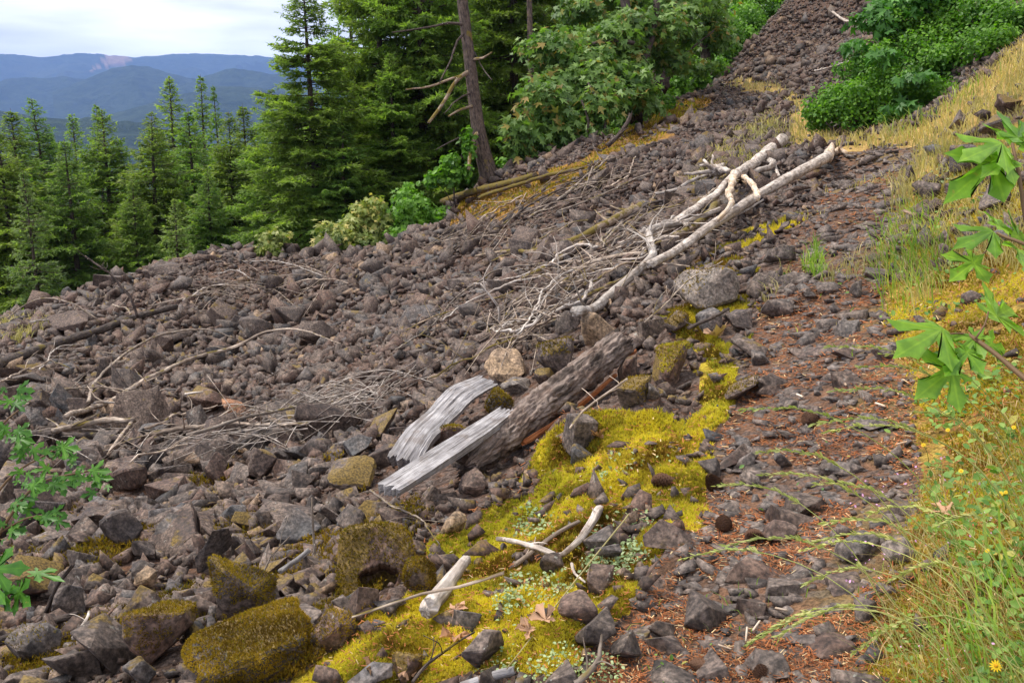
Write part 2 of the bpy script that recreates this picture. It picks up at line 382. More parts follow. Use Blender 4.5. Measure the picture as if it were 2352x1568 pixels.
def _tps(x, y):
    out = np.empty(x.shape)
    xf, yf, of = x.ravel(), y.ravel(), out.reshape(-1)
    for i in range(0, len(xf), 40000):
        a, b = xf[i:i + 40000], yf[i:i + 40000]
        of[i:i + 40000] = _U((a[:, None] - _P[:, 0]) ** 2 + (b[:, None] - _P[:, 1]) ** 2) @ _W[:_n] + _W[_n] + _W[_n + 1] * a + _W[_n + 2] * b
    return out
TRAIL = [(1290,1620),(1330,1568),(1480,1400),(1600,1250),(1640,1050),(1700,900),(1760,700),(1810,600),(1850,500),(1900,420),(1925,340),
         (2110,340),(2110,400),(2070,480),(2035,600),(2035,720),(2080,850),(2110,950),(2110,1100),(2060,1250),(2010,1400),(1960,1568),(1940,1700),(1290,1700)]
BUMPS = np.zeros((0, 4))
def T(x, y, fine=True):
    x = np.asarray(x, float); y = np.asarray(y, float)
    r = np.hypot(x, y); k = np.minimum(1.0, 58.0 / np.maximum(r, 1e-6))
    z = _tps(x * k, y * k)
    th = np.arctan2(x, np.maximum(y, -0.5 * r))
    ex = np.maximum(r - 58.0, 0)
    z = z + np.clip(ex * np.interp(th, [-1.4, -0.1, 0.25, 0.6, 1.4], [-0.36, -0.33, 0.0, 0.35, 0.35]), -400, 160)
    z = np.where(ex > 0, np.maximum(z, -190 + np.clip(ex - 400, 0, None) * 0.0), z)
    if fine:
        w = np.clip((r - 1.0) / 3, 0, 1) * np.clip((400 - r) / 300, 0, 1)
        z = z + fbm(x * 0.9, y * 0.9, 11, 4) * 0.16 * w * np.where(r > 7, 1.0, 0.55) + fbm(x * 5, y * 5, 23, 3) * 0.03 * w
        if len(BUMPS):
            nr_ = (y < 8.5) & (r < 9)
            if nr_.any():
                xa, ya = x[nr_], y[nr_]; zb = np.zeros(xa.shape)
                for i in range(0, len(xa), 60000):
                    d2 = (xa[i:i + 60000, None] - BUMPS[:, 0]) ** 2 + (ya[i:i + 60000, None] - BUMPS[:, 1]) ** 2
                    zb[i:i + 60000] = (BUMPS[:, 3] * np.exp(-(d2 / BUMPS[:, 2] ** 2) ** 1.6)).max(1)
                z = np.array(z); z[nr_] += zb
    return z
def hit(px, py, h=0.0, tmin=1.2, tmax=75.0):
    """point on the measured line of sight that lies h above the ground"""
    px = np.atleast_1d(np.asarray(px, float)); py = np.atleast_1d(np.asarray(py, float))
    h = np.broadcast_to(np.asarray(h, float), px.shape)
    ts = np.geomspace(tmin, tmax, 420); d = ray(px, py)
    Q = CAM + d[:, None, :] * ts[None, :, None]
    f = Q[..., 2] - T(Q[..., 0], Q[..., 1]) - h[:, None]
    neg = f <= 0
    i = np.where(neg.any(1), neg.argmax(1), len(ts) - 1); j = np.maximum(i - 1, 0); a = np.arange(len(px))
    f0, f1 = f[a, j], f[a, i]
    w = np.where(np.abs(f0 - f1) > 1e-9, np.clip(f0 / np.where(np.abs(f0 - f1) < 1e-9, 1, f0 - f1), 0, 1), 1.0)
    t = ts[j] + (ts[i] - ts[j]) * w
    return CAM + d * t[:, None]

MOSS = [(690,1568),(860,1400),(960,1330),(900,1280),(1000,1210),(1180,1110),(1230,1000),(1300,940),(1480,930),(1560,960),(1640,850),(1580,800),(1520,760),(1600,740),
        (1700,860),(1640,1050),(1600,1250),(1480,1400),(1330,1568)]
MOSS2 = [(1500,760),(1600,600),(1650,560),(1800,500),(1860,480),(1800,600),(1760,700),(1700,860),(1600,760)]
GOLD = [(1030,520),(1060,450),(1180,410),(1330,380),(1420,300),(1560,230),(1640,215),(1600,270),(1500,330),(1420,370),(1330,430),(1200,480),(1090,520)]
BANK = [(2110,400),(2180,330),(2352,300),(2700,0),(4200,0),(4200,2400),(1960,2400),(1960,1568),(2010,1400),(2060,1250),(2110,1100),(2110,950),(2080,850),(2035,720),(2040,600),(2070,480)]
STRAW = [(1810,350),(1830,250),(1760,215),(1680,203),(1660,192),(1700,178),(1770,190),(1850,230),(1850,300),(2000,310),(2100,290),(2200,220),(2352,90),(2500,0),(3000,-300),(3400,-100),(2900,40),(2500,160),(2352,230),(2230,300),(2180,370),(2110,420),(2080,480),(2050,480),(2110,340),(1925,340)]
GREENC = [(2130,900),(2200,860),(2352,850),(2900,800),(2900,2000),(2180,2000),(2230,1500),(2180,1300),(2130,1150)]
FARSCREE = [(1690,180),(1860,0),(1990,-40),(1990,200),(1830,230)]

_b = [(1400,985,.20,.11),(1320,1000,.16,.10),(1480,975,.16,.10),(1260,1060,.10,.08),(1420,1085,.18,.06),(1500,1060,.16,.05),(1260,1135,.12,.06),(1160,1165,.10,.06),(1200,1200,.09,.05),(1330,1130,.12,.06),
      (1105,1195,.05,.05),(1240,1520,.10,.09),(1290,1490,.09,.08),(900,1400,.09,.06),(960,1300,.09,.05),(1180,1400,.12,.04),(880,1500,.16,.05),(1080,1420,.10,.04),(1350,1330,.12,.04),(1560,780,.15,.08),(1540,830,.16,.06)]
_ox = rng.uniform(700, 1640, 260); _oy = rng.uniform(900, 1568, 260); _ok = in_poly(_ox, _oy, MOSS)
_b += [(a, b, rng.uniform(.04, .11), rng.uniform(.012, .05)) for a, b in zip(_ox[_ok], _oy[_ok])]
_b = np.array(_b); _b[:, 3] *= 1.45; _bp = hit(_b[:, 0], _b[:, 1])
BUMPS = np.stack([_bp[:, 0], _bp[:, 1], _b[:, 2], _b[:, 3]], -1)

rr = np.concatenate([[0.0, 0.5], np.geomspace(1.0, 70, 430), np.geomspace(74, 16000, 46)])
aa = np.concatenate([np.linspace(-85, -36, 40), np.linspace(-35, 35, 330), np.linspace(36, 85, 40)])
aa = np.radians(aa)
RR, AA = np.meshgrid(rr, aa, indexing='ij')
gx, gy = RR * np.sin(AA), RR * np.cos(AA)
gz = T(gx, gy)
GV = np.stack([gx, gy, gz], -1).reshape(-1, 3)
def masks(P):
    r = np.hypot(P[:, 0], P[:, 1])
    near = r < 75
    pat = fbm(P[:, 0] * 2.6, P[:, 1] * 2.6, 77, 3)
    moss = (zone(P, MOSS, 34) * np.clip(0.95 + pat * 1.3, 0, 1) + zone(P, MOSS2, 30) * np.clip(0.25 + pat * 1.6, 0, 1)) * near
    gold = zone(P, GOLD, 34, 0.5) * near * np.clip(0.95 + pat * 1.2, 0, 1)
    bank = zone(P, BANK, 26) * near
    straw = zone(P, STRAW, 26) * near
    green = zone(P, GREENC, 40) * near
    px, py, d = project(P)
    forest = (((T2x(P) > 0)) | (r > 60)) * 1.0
    return moss, gold, bank * 1.0, straw * 1.0, green * 1.0, forest
def T2x(P):
    """positive inside the wood beyond the scree edge"""
    x, y = P[:, 0], P[:, 1]
    ex = np.array([-16.5, -13.0, -7.3, -2.2, -0.6, 3.6, 9.0, 13.0, 17.5, 24.0]); ey = np.array([15.0, 24.5, 28.5, 28.3, 29.0, 38.0, 46.5, 51.5, 63.0, 95.0])
    return y - np.interp(x, ex, ey) + fbm(x * .5, y * .5, 5, 2) * 1.2
msk = masks(GV)
n0, n1 = RR.shape
idx = np.arange(n0 * n1).reshape(n0, n1)
q = np.stack([idx[:-1, :-1], idx[1:, :-1], idx[1:, 1:], idx[:-1, 1:]], -1).reshape(-1, 4)
fc = GV[q].mean(1)
is_trail = zone(fc, TRAIL, 20) & (np.hypot(fc[:, 0], fc[:, 1]) < 19)
def sub_mesh(name, quads):
    t = np.concatenate([quads[:, [0, 2, 1]], quads[:, [0, 3, 2]]])
    used = np.unique(t); remap = np.full(len(GV), -1); remap[used] = np.arange(len(used))
    at_ = {k: ('POINT', m[used]) for k, m in zip(('moss', 'gold', 'bank', 'straw', 'green', 'forest'), msk)}
    return fast_mesh(name, GV[used], remap[t], at_, True)

def mat_ground(name, trail):
    m, nt = new_mat(name); g = NT(nt); pos = g.pos()
    nb = g.noise(pos, 1.3, 3); nm = g.noise(pos, 9, 4, 0.65); nf = g.noise(pos, 70, 3, 0.7)
    vor = g.n('ShaderNodeTexVoronoi', {'Scale': 28.0}); nt.links.new(pos, vor.inputs['Vector'])
    vc = g.n('ShaderNodeSeparateColor', {0: vor.outputs['Color']}).outputs[0]
    if trail:
        c = g.mix(g.ramp(nm, 0.35, 0.65), (0.085, 0.050, 0.033), (0.175, 0.095, 0.058))
        c = g.mix(g.math('MULTIPLY', g.ramp(vc, 0.5, 0.8), 0.6), c, (0.105, 0.092, 0.088))
        c = g.mix(g.math('MULTIPLY', g.ramp(nb, 0.52, 0.66), 0.5), c, (0.20, 0.15, 0.05))
    else:
        c = g.mix(g.ramp(vc, 0.2, 0.8), (0.055, 0.036, 0.028), (0.115, 0.085, 0.072))
        c = g.mix(g.math('MULTIPLY', g.ramp(nm, 0.45, 0.7), 0.55), c, (0.17, 0.075, 0.035))
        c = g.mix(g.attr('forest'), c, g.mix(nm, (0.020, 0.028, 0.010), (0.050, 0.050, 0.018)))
        c = g.mix(g.math('MULTIPLY', g.attr('bank'), 0.85), c, g.mix(g.ramp(nm, 0.3, 0.7), (0.15, 0.085, 0.02), (0.40, 0.28, 0.05)))
        c = g.mix(g.math('MULTIPLY', g.attr('straw'), 0.9), c, g.mix(g.ramp(nm, 0.3, 0.7), (0.27, 0.17, 0.05), (0.50, 0.34, 0.12)))
        c = g.mix(g.attr('gold'), c, g.mix(g.ramp(nm, 0.35, 0.65), (0.15, 0.075, 0.022), (0.33, 0.18, 0.035)))
    c = g.mix(g.ramp(g.attr('moss'), 0.3, 0.6), c, g.mix(g.ramp(nm, 0.35, 0.65), (0.17, 0.10, 0.012), (0.42, 0.33, 0.03)))
    c = g.mix(1.0, c, g.mix(g.ramp(nf, 0.3, 0.7), (0.5, 0.5, 0.5), (1.5, 1.45, 1.4)), 'MULTIPLY')
    h = g.math('ADD', g.math('MULTIPLY', nf, 0.5), g.math('ADD', nm, g.math('MULTIPLY', vor.outputs['Distance'], -0.6)))
    g.finish(c, 0.92, g.bump(h, 0.8, 0.03), spec=0.15)
    return m
link('hillside', sub_mesh('hillside', q[~is_trail]), mat_ground('scree_ground', False), kind='structure', label='steep hillside of brown scree and soil falling away to the wood')
link('trail', sub_mesh('trail', q[is_trail]), mat_ground('trail_ground', True), kind='structure', label='stony footpath covered in red brown needles')

# ------------------------------------------------------------------ far ridges and haze
def mat_ridge():
    m, nt = new_mat('forested_ridge'); g = NT(nt); pos = g.pos()
    n = g.noise(pos, 0.012, 5, 0.7); n2 = g.noise(pos, 0.0012, 3)
    c = g.mix(g.ramp(n, 0.3, 0.7), (0.012, 0.022, 0.014), (0.040, 0.058, 0.034))
    c = g.mix(g.math('MULTIPLY', g.ramp(n2, 0.55, 0.7), 0.4), c, (0.07, 0.08, 0.045))
    c = g.mix(g.attr('clear'), c, g.mix(g.ramp(n, 0.3, 0.7), (0.22, 0.13, 0.09), (0.34, 0.22, 0.15)))
    g.finish(c, 0.95, g.bump(n, 1.0, 30.0), spec=0.05)
    return m
M['ridge'] = mat_ridge()
def ridge(name, label, prof, dist, depth, seed, clear=None, base=-190.0, rough=1.0):
    prof = np.array(prof, float)
    pxs = np.arange(prof[0, 0], prof[-1, 0] + 1, 4.0)
    top = np.interp(pxs, prof[:, 0], prof[:, 1])
    ker = np.ones(7) / 7; top = np.convolve(np.pad(top, 3, 'edge'), ker, 'valid')
    rc = ray(pxs, top); az = np.arctan2(rc[:, 0], rc[:, 1]); hz = rc[:, 2] / np.hypot(rc[:, 0], rc[:, 1])
    nj = 44; s = np.linspace(-0.25, 1, nj)          # 0 = crest, 1 = foot nearest the viewer
    ph = hz * dist
    V = []; C = []
    for sj in s:
        dd = dist - sj * depth
        X, Y = dd * np.sin(az), dd * np.cos(az)
        f = 1 - abs(sj) if sj < 0 else (1 - sj) ** 1.25
        rn = 1 - 2 * np.abs(fbm(X / 900 + seed, Y / 1500 + seed, seed, 4))
        z = CAM[2] + base + (ph - base) * f + (rn - 0.6) * rough * (ph - base) * 0.55 * min(1, max(sj, 0) * 3) * (1 - max(sj, 0))
        z = z + fbm(X / 60, Y / 60, seed + 3, 2) * 16 * (1 if sj > -0.01 else 0)
        lim = CAM[2] + np.hypot(X, Y) * hz
        z = np.where(sj > 0.02, np.minimum(z, lim - 6), z)
        V.append(np.stack([X, Y, z], -1))
    V = np.array(V); k = len(pxs)
    ii = np.arange(nj * k).reshape(nj, k)
    qd = np.stack([ii[:-1, :-1], ii[:-1, 1:], ii[1:, 1:], ii[1:, :-1]], -1).reshape(-1, 4)
    V = V.reshape(-1, 3)
    cl = np.zeros(len(V))
    if clear:
        px, py, d = project(V)
        jx = fbm(V[:, 0] / 220, V[:, 1] / 220, 3, 3) * 22; jy = fbm(V[:, 0] / 220, V[:, 1] / 220, 8, 3) * 8
        for pl in clear: cl = np.maximum(cl, in_poly(px + jx, py + jy, pl) * 1.0)
    me = fast_mesh(name, V, np.concatenate([qd[:, [0, 1, 2]], qd[:, [0, 2, 3]]]), {'clear': ('POINT', cl)}, True)
    return link(name, me, M['ridge'], kind='structure', label=label)
ridge('mountain_ridge', 'farthest blue wooded mountain ridge with a pale logged patch',
      [(-700,150),(-300,128),(0,123),(60,124),(95,129),(140,124),(200,121),(260,126),(310,131),(400,123),(480,120),(560,125),(620,128),(700,142),(900,130),(1300,140),(1900,150)],
      13500, 4200, 4, [[(228,144),(236,128),(262,124),(290,128),(312,140),(290,148),(250,150)],[(200,160),(206,150),(222,150),(234,158),(215,164)]])
ridge('wooded_hill', 'low blue hill at the left below the main ridge', [(-700,190),(-200,195),(0,186),(44,176),(80,179),(111,178),(148,174),(202,181),(260,196),(330,214),(420,240)], 9000, 2200, 9)
ridge('wooded_hill', 'rounded blue hill in the middle of the valley', [(120,215),(202,180),(249,158),(296,149),(336,153),(386,166),(430,176),(480,192),(560,220)], 8000, 1900, 14)
ridge('wooded_hill', 'domed blue hill beside the tall fir', [(400,205),(430,190),(464,178),(504,161),(531,153),(565,161),(620,168),(700,175),(900,190),(1200,200)], 7200, 1700, 21)
ridge('wooded_hill', 'broad nearer blue foothill above the valley floor', [(250,262),(330,240),(413,215),(504,198),(605,202),(700,206),(900,214),(1300,225)], 5200, 1300, 27)
ridge('wooded_hill', 'dark low wooded rise at the left of the valley', [(-700,240),(-100,248),(0,252),(50,259),(100,268),(200,274),(300,280),(420,290)], 3000, 650, 33)
def mat_haze():
    m, nt = new_mat('valley_haze'); g = NT(nt)
    v = g.n('ShaderNodeVolumePrincipled', {'Color': (0.25, 0.40, 0.80, 1), 'Density': 0.000074, 'Anisotropy': 0.1})
    o = g.n('ShaderNodeOutputMaterial'); nt.links.new(v.outputs[0], o.inputs['Volume'])
    return m
bm = bmesh.new(); bmesh.ops.create_cube(bm, size=1.0)
for v in bm.verts:
    v.co = Vector((v.co.x * 34000, v.co.y * 34000 , (v.co.z + .5) * 1100 - 260))
hz_me = bpy.data.meshes.new('haze'); bm.to_mesh(hz_me); bm.free()
link('haze', hz_me, mat_haze(), kind='stuff', label='pale blue haze filling the valley air')

# ------------------------------------------------------------------ rocks
def hull_rock(seed, npts, flat=0.7, boxy=0.5):
    r = random.Random(seed); bm = bmesh.new()
    for i in range(npts):
        v = Vector((r.gauss(0, 1), r.gauss(0, 1), r.gauss(0, 1))).normalized()
        m = max(abs(v.x), abs(v.y), abs(v.z))
        v = v * (1 - boxy) + (v / m * 0.8) * boxy
        v *= r.uniform(0.8, 1.05)
        v.z *= flat; v.y *= r.uniform(0.92, 1.0)
        bm.verts.new(v)
    bmesh.ops.convex_hull(bm, input=bm.verts[:])
    loose = [v for v in bm.verts if not v.link_faces]
    if loose: bmesh.ops.delete(bm, geom=loose, context='VERTS')
    co = [v.co.copy() for v in bm.verts]
    c = sum(co, Vector()) / len(co)
    mx_ = [max(abs((v - c)[i]) for v in co) for i in range(3)]
    for v in bm.verts:
        v.co = v.co - c
        v.co.x /= 2 * mx_[0]; v.co.y /= 2 * mx_[1]; v.co.z = v.co.z / (2 * mx_[0])
    return bm
def bm_arrays(bm):
    bmesh.ops.triangulate(bm, faces=bm.faces[:]); bm.verts.index_update()
    V = np.array([v.co[:] for v in bm.verts]); Tt = np.array([[v.index for v in f.verts] for f in bm.faces])
    return V, Tt
LOW = []
for i in range(40):
    bm = hull_rock(100 + i, random.Random(i).choice([8, 8, 9, 9, 10]), random.Random(i + 50).uniform(0.42, 0.9), random.Random(i + 9).uniform(0.55, 1.0))
    LOW.append(bm_arrays(bm)); bm.free()
def box_rock(seed, flat):
    r = random.Random(seed); bm = bmesh.new()
    for sx in (-1, 1):
        for sy in (-1, 1):
            for sz in (-1, 1): bm.verts.new((sx * .5 * r.uniform(.82, 1), sy * .5 * r.uniform(.8, 1), sz * .5 * flat * r.uniform(.8, 1)))
    for i in range(4): bm.verts.new((r.uniform(-.52, .52), r.uniform(-.5, .5), r.choice([-.5, .5]) * flat * 1.03))
    bmesh.ops.convex_hull(bm, input=bm.verts[:])
    lo = [v for v in bm.verts if not v.link_faces]
    if lo: bmesh.ops.delete(bm, geom=lo, context='VERTS')
    return bm
def fine_rock(seed, npts, flat, boxy, cuts=3, amp=0.02, bev=0.045, peak=0):
    bm = box_rock(seed, flat) if npts == 0 else hull_rock(seed, npts, flat, boxy)
    bmesh.ops.dissolve_limit(bm, angle_limit=R(11), verts=bm.verts[:], edges=bm.edges[:])
    bmesh.ops.bevel(bm, geom=bm.edges[:], offset=bev, segments=1, affect='EDGES', profile=0.6, clamp_overlap=True)
    bmesh.ops.triangulate(bm, faces=bm.faces[:])
    bmesh.ops.subdivide_edges(bm, edges=[e for e in bm.edges if e.calc_length() > 0.12], cuts=1, use_grid_fill=False)
    bmesh.ops.triangulate(bm, faces=bm.faces[:])
    bmesh.ops.subdivide_edges(bm, edges=[e for e in bm.edges if e.calc_length() > 0.09], cuts=1)
    bmesh.ops.triangulate(bm, faces=bm.faces[:])
    if cuts > 2:
        bmesh.ops.subdivide_edges(bm, edges=[e for e in bm.edges if e.calc_length() > 0.05], cuts=1)
        bmesh.ops.triangulate(bm, faces=bm.faces[:])
    off = Vector((seed * 3.1, seed * 1.7, 0))
    bm.normal_update()
    for v in bm.verts:
        d = mnoise.noise(v.co * 2.6 + off) * amp * 2.0 + mnoise.noise(v.co * 7 + off) * amp + mnoise.noise(v.co * 19 + off) * amp * 0.5
        v.co += v.normal * d
    return bm
def fine_mesh(name, seed, npts, flat, boxy, cuts=2, amp=0.02, bev=0.045):
    bm = fine_rock(seed, npts, flat, boxy, cuts, amp, bev)
    me = bpy.data.meshes.new(name); bm.to_mesh(me); bm.free()
    me.polygons.foreach_set('use_smooth', np.ones(len(me.polygons), bool)); me.update()
    me.set_sharp_from_angle(angle=R(24))
    return me
FINE = []
for i in range(24):
    me = fine_mesh('rock', 300 + i, random.Random(i).choice([8, 9, 9, 10, 11]), random.Random(i + 3).uniform(0.5, 0.95), random.Random(i + 7).uniform(0.5, 1.0), bev=0.016, amp=0.011)
    me.materials.append(M['rock_one']); FINE.append(me)

def moss_tri(n):           # one sprig: three narrow leaning blades
    pass
SPR_V = np.array([[-.16, 0, 0], [.16, 0, 0], [.05, .30, 1.0], [0, -.16, 0], [0, .16, 0], [-.32, -.05, .85], [.12, .10, 0], [-.12, .10, 0], [.10, -.34, .9]])
SPR_T = np.array([[0, 1, 2], [3, 4, 5], [6, 7, 8]])
def sprigs_on(soup, pts, nrm, size, val, lean=0.35):
    m = len(pts)
    if m == 0: return
    z = unit(nrm + rng.normal(0, lean, (m, 3)))
    a = rng.normal(0, 1, (m, 3)); x = unit(np.cross(a, z)); y = np.cross(z, x)
    s = (size * rng.uniform(0.6, 1.4, m))[:, None] * np.array([[0.8, 0.8, 1.0]])
    soup.inst(SPR_V, SPR_T, pts, rot_basis(x, y, z), s, val)
def surface_samples(me, mw, n, fn):
    """random points on a mesh where fn(normal, world position) accepts"""
    me.calc_loop_triangles()
    tri = np.empty(len(me.loop_triangles) * 3, np.int32); me.loop_triangles.foreach_get('vertices', tri); tri = tri.reshape(-1, 3)
    co = np.empty(len(me.vertices) * 3, np.float32); me.vertices.foreach_get('co', co); co = co.reshape(-1, 3)
    mwn = np.array(mw); P = co @ mwn[:3, :3].T + mwn[:3, 3]
    a, b, c = P[tri[:, 0]], P[tri[:, 1]], P[tri[:, 2]]
    cr = np.cross(b - a, c - a); ar = np.linalg.norm(cr, axis=1)
    k = rng.choice(len(tri), n, p=ar / ar.sum())
    u, v = rng.random(n), rng.random(n); fl = u + v > 1; u[fl] = 1 - u[fl]; v[fl] = 1 - v[fl]
    p = a[k] + (b[k] - a[k]) * u[:, None] + (c[k] - a[k]) * v[:, None]
    nn = unit(cr)[k]
    ok = fn(nn, p)
    return p[ok], nn[ok]

HERO = []      # world centre, radius: other rocks keep clear of these
HERO_OBJ = []
HPX = []
def hero(px, py, w, h, mat, label, seed, npts=12, boxy=0.5, yaw=0.0, tilt=(0, 0), sink=0.25, depth=0.8, moss=0, mossmat='moss_brown', up=0.2, cuts=2, bev=0.04, amp=0.02, flat=0.8):
    """rock that fills about w x h measured pixels round (px,py)"""
    base = hit([px], [py + h * 0.40])[0]
    t = project(base)[2]; sx = w / FPX * t; sz = h / FPX * t
    me = fine_mesh('rock', seed, npts, flat, boxy, cuts, amp, bev)
    zext = max(v.co.z for v in me.vertices) - min(v.co.z for v in me.vertices)
    me.materials.append(M[mat])
    o = link('rock', me, label=label, cat='rock', group='large rocks beside the path')
    o.rotation_euler = (tilt[0], tilt[1], yaw)
    k = sz / (zext * 0.92)
    o.scale = (sx, sx * depth, k)
    c = base + np.array([0, sx * depth * 0.25, sz * (0.5 - sink * 0.35)])
    o.location = c
    HERO.append((c[0], c[1], max(sx, sx * depth) * 0.5)); HPX.append((px, py, w, h, t)); HERO_OBJ.append(o)
    if moss:
        mw = Matrix.LocRotScale(o.location, o.rotation_euler, o.scale)
        sp = Soup()
        p, nn = surface_samples(me, mw, moss, lambda n, p: (n[:, 2] > up + fbm(p[:, 0] * 9, p[:, 1] * 9 + p[:, 2] * 7, seed, 3) * 0.9))
        sz_ = 0.009 * max(1.0, t / 3.4)
        val = np.clip(0.45 + fbm(p[:, 0] * 14, p[:, 1] * 14 + p[:, 2] * 9, seed + 2, 3) * 0.9 + rng.normal(0, 0.18, len(p)), 0, 1)
        sprigs_on(sp, p, nn * 0.8 + np.array([0, 0, 0.3]), sz_, val)
        mo = link('moss', sp.mesh('moss'), M[mossmat], parent=o, kind='stuff', label='shaggy moss growing over the rock')
        mo.matrix_parent_inverse = mw.inverted()
    return o
hero(575,1520,275,135,'rock_mossy','long block wholly covered in thick golden moss at the bottom edge',401,0,0.85,0.28,(0.25,-0.30),0.2,0.62,26000,'moss_brown',-0.45,cuts=3,flat=0.6,bev=0.07,amp=0.05)
hero(556,1385,165,150,'rock_mossy','peaked rock with a bare grey top above the moss block',402,9,0.2,0.3,(0.1,0.1),0.2,0.8,5200,'moss_brown',-0.15)
hero(350,1475,165,130,'rock_mossy','rounded rock with a brown moss cap left of the golden block',403,14,0.5,0.1,(0,0.1),0.2,0.9,5200,'moss_brown',0.15)
hero(772,1450,115,120,'rock_mossy','upright rock with moss down its side right of the golden block',404,12,0.7,0.4,(0,0),0.2,0.8,1500,'moss_brown',0.1)
hero(1110,1497,112,92,'rock_bare','dark six sided block with a flat top among the bright moss',405,13,0.75,0.25,(0.2,0.0),0.15,0.8,flat=0.9,bev=0.03)
hero(1330,1005,66,92,'rock_bare','upright dark block standing on the yellow moss cushion',406,0,0.8,0.5,(0.1,0.12),0.15,0.8,flat=0.95,bev=0.03)
hero(1335,1048,75,45,'rock_one','small brown rock at the foot of the upright dark block',407,12,0.5,0.2,(0,0),0.2,0.9)
hero(1153,852,145,74,'rock_tan','tan flat topped slab behind the weathered plank',408,9,0.45,0.15,(0.3,0.08),0.15,0.9,flat=0.6,bev=0.02)
hero(1635,676,150,88,'rock_lichen','big lichen spotted boulder beside the path',409,16,0.35,0.2,(0,0),0.25,0.9,1200,'moss_brown',0.55)
hero(535,941,72,44,'rock_orange','orange brown rock lying in the scree beside bleached twigs',410,10,0.8,0.15,(0.1,0.25),0.1,0.7,flat=0.55)
hero(480,925,110,54,'rock_mossy','broad brown rock behind the orange one',411,11,0.4,0.4,(0.1,-0.1),0.2,0.9)
hero(816,1031,86,56,'rock_blue','blue grey wedge of rock with a smooth lit face',412,8,0.3,0.7,(0.25,0.15),0.15,0.9,bev=0.02)
hero(1372,766,96,78,'rock_tan','brown tan rock above the end of the bark log',413,11,0.6,0.3,(0.15,0.1),0.2,0.9)
hero(1302,742,70,58,'rock_bare','grey angular rock below the bleached branch end',414,9,0.6,0.5,(0.1,0.1),0.2,0.9)
hero(1285,828,100,100,'rock_mossy','tall mossy grey rock behind the bark log',415,13,0.5,0.2,(0,0),0.2,0.9,1600,'moss_brown',0.35)
hero(1250,868,55,48,'rock_mossy','small mossy rock between tan slab and bark log',425,12,0.5,0.9,(0,0),0.2,0.9)
hero(1147,934,68,76,'rock_mossy','rounded brown moss rock between plank and bark log',416,15,0.4,0.2,(0,0),0.2,0.9,1500,'moss_brown',-0.6)
hero(1100,968,58,42,'rock_one','small dark rock under the weathered plank',417,12,0.5,1.0,(0,0),0.2,0.9)
hero(1040,1008,110,66,'rock_mossy','long mossy rock lying between the two split timbers',418,11,0.5,0.3,(0,-0.2),0.2,0.9,1800,'moss_brown',0.0)
hero(1190,893,95,30,'rock_lichen','flat pale rock under the tan slab',426,12,0.6,0.1,(0,0),0.2,0.9)
hero(1540,846,120,86,'rock_mossy','large dark rock draped with moss beside the bark log end',419,10,0.4,0.5,(0.2,-0.25),0.2,0.9,2600,'moss',0.25)
hero(1443,852,64,66,'rock_one','grey block wedged against the bark log',420,9,0.7,0.6,(0.1,0.1),0.15,0.9)
hero(1455,905,110,62,'rock_mossy','low dark rock under the torn orange wood',427,10,0.5,0.3,(0,-0.3),0.2,0.8,700,'moss_brown',0.3)
hero(1500,905,48,38,'rock_bare','pointed grey rock sitting in moss above the cushion',428,8,0.3,0.8,(0,0),0.15,0.9)
hero(1372,1458,110,80,'rock_bare','wide dark rock at the mossy edge of the path',421,12,0.6,0.2,(0,0.1),0.15,0.9)
hero(1438,1498,92,62,'rock_bare','low dark rock in front of the wide dark rock',429,11,0.5,0.7,(0,0),0.15,0.9)
hero(1330,1408,112,56,'rock_one','broad pitted rock in the bright moss',430,13,0.4,0.2,(0.1,0),0.25,0.9)
hero(940,1535,75,70,'rock_mossy','brown pointed rock in bright moss at the bottom edge',431,9,0.2,0.3,(0,0),0.3,0.9,500,'moss_brown',0.3)
hero(1272,1300,72,46,'rock_one','grey rock under the forked stick',432,13,0.4,0.2,(0,0),0.3,0.9)
hero(1040,1210,70,44,'rock_tan','small red brown rock on moss below the split log',433,12,0.7,0.2,(0,0),0.15,0.9)
ho = hero(868,1300,190,150,'rock_mossy','mossy overhanging rock with a black hollow beneath it',422,14,0.6,0.2,(0,0.1),0.1,0.8,0,cuts=3)
_me = ho.data; _mw = Matrix.LocRotScale(ho.location, ho.rotation_euler, ho.scale); _iv = _mw.inverted()
for _ in range(2):
    _bm = bmesh.new(); _bm.from_mesh(_me)
    bmesh.ops.subdivide_edges(_bm, edges=[e for e in _bm.edges if e.calc_length() > .04], cuts=1); bmesh.ops.triangulate(_bm, faces=_bm.faces[:]); _bm.to_mesh(_me); _bm.free()
_co = np.array([(_mw @ v.co)[:] for v in _me.vertices]); _x, _y, _d = project(_co)
_e = ((_x - 868 + (_y - 1325) * .5) / 38) ** 2 + ((_y - 1328) / 26) ** 2 + fbm(_x * .04, _y * .04, 3, 3) * .9
_front = _d < float(project(np.array(ho.location))[2]) + .02
_k = np.where(_front, np.clip(1.25 - _e, 0, 1) ** .5, 0)
_co += (unit(_co - CAM) + np.array([0, 0, -.15])) * (_k * .26)[:, None]
for v, c in zip(_me.vertices, _co): v.co = _iv @ Vector(c)
_me.update()
_sp = Soup(); hp_, hn_ = surface_samples(_me, _mw, 9000, lambda n, p: (n[:, 2] > -.1 + fbm(p[:, 0] * 9, p[:, 1] * 9 + p[:, 2] * 7, 5, 3) * .9) & (((project(p)[0] - 868) / 46) ** 2 + ((project(p)[1] - 1325) / 40) ** 2 > 1))
sprigs_on(_sp, hp_, hn_ * .8 + np.array([0, 0, .3]), .0105, np.clip(.4 + rng.normal(0, .25, len(hp_)), 0, 1))
_o = link('moss', _sp.mesh('moss'), M['moss_brown'], parent=ho, kind='stuff'); _o.matrix_parent_inverse = _mw.inverted()
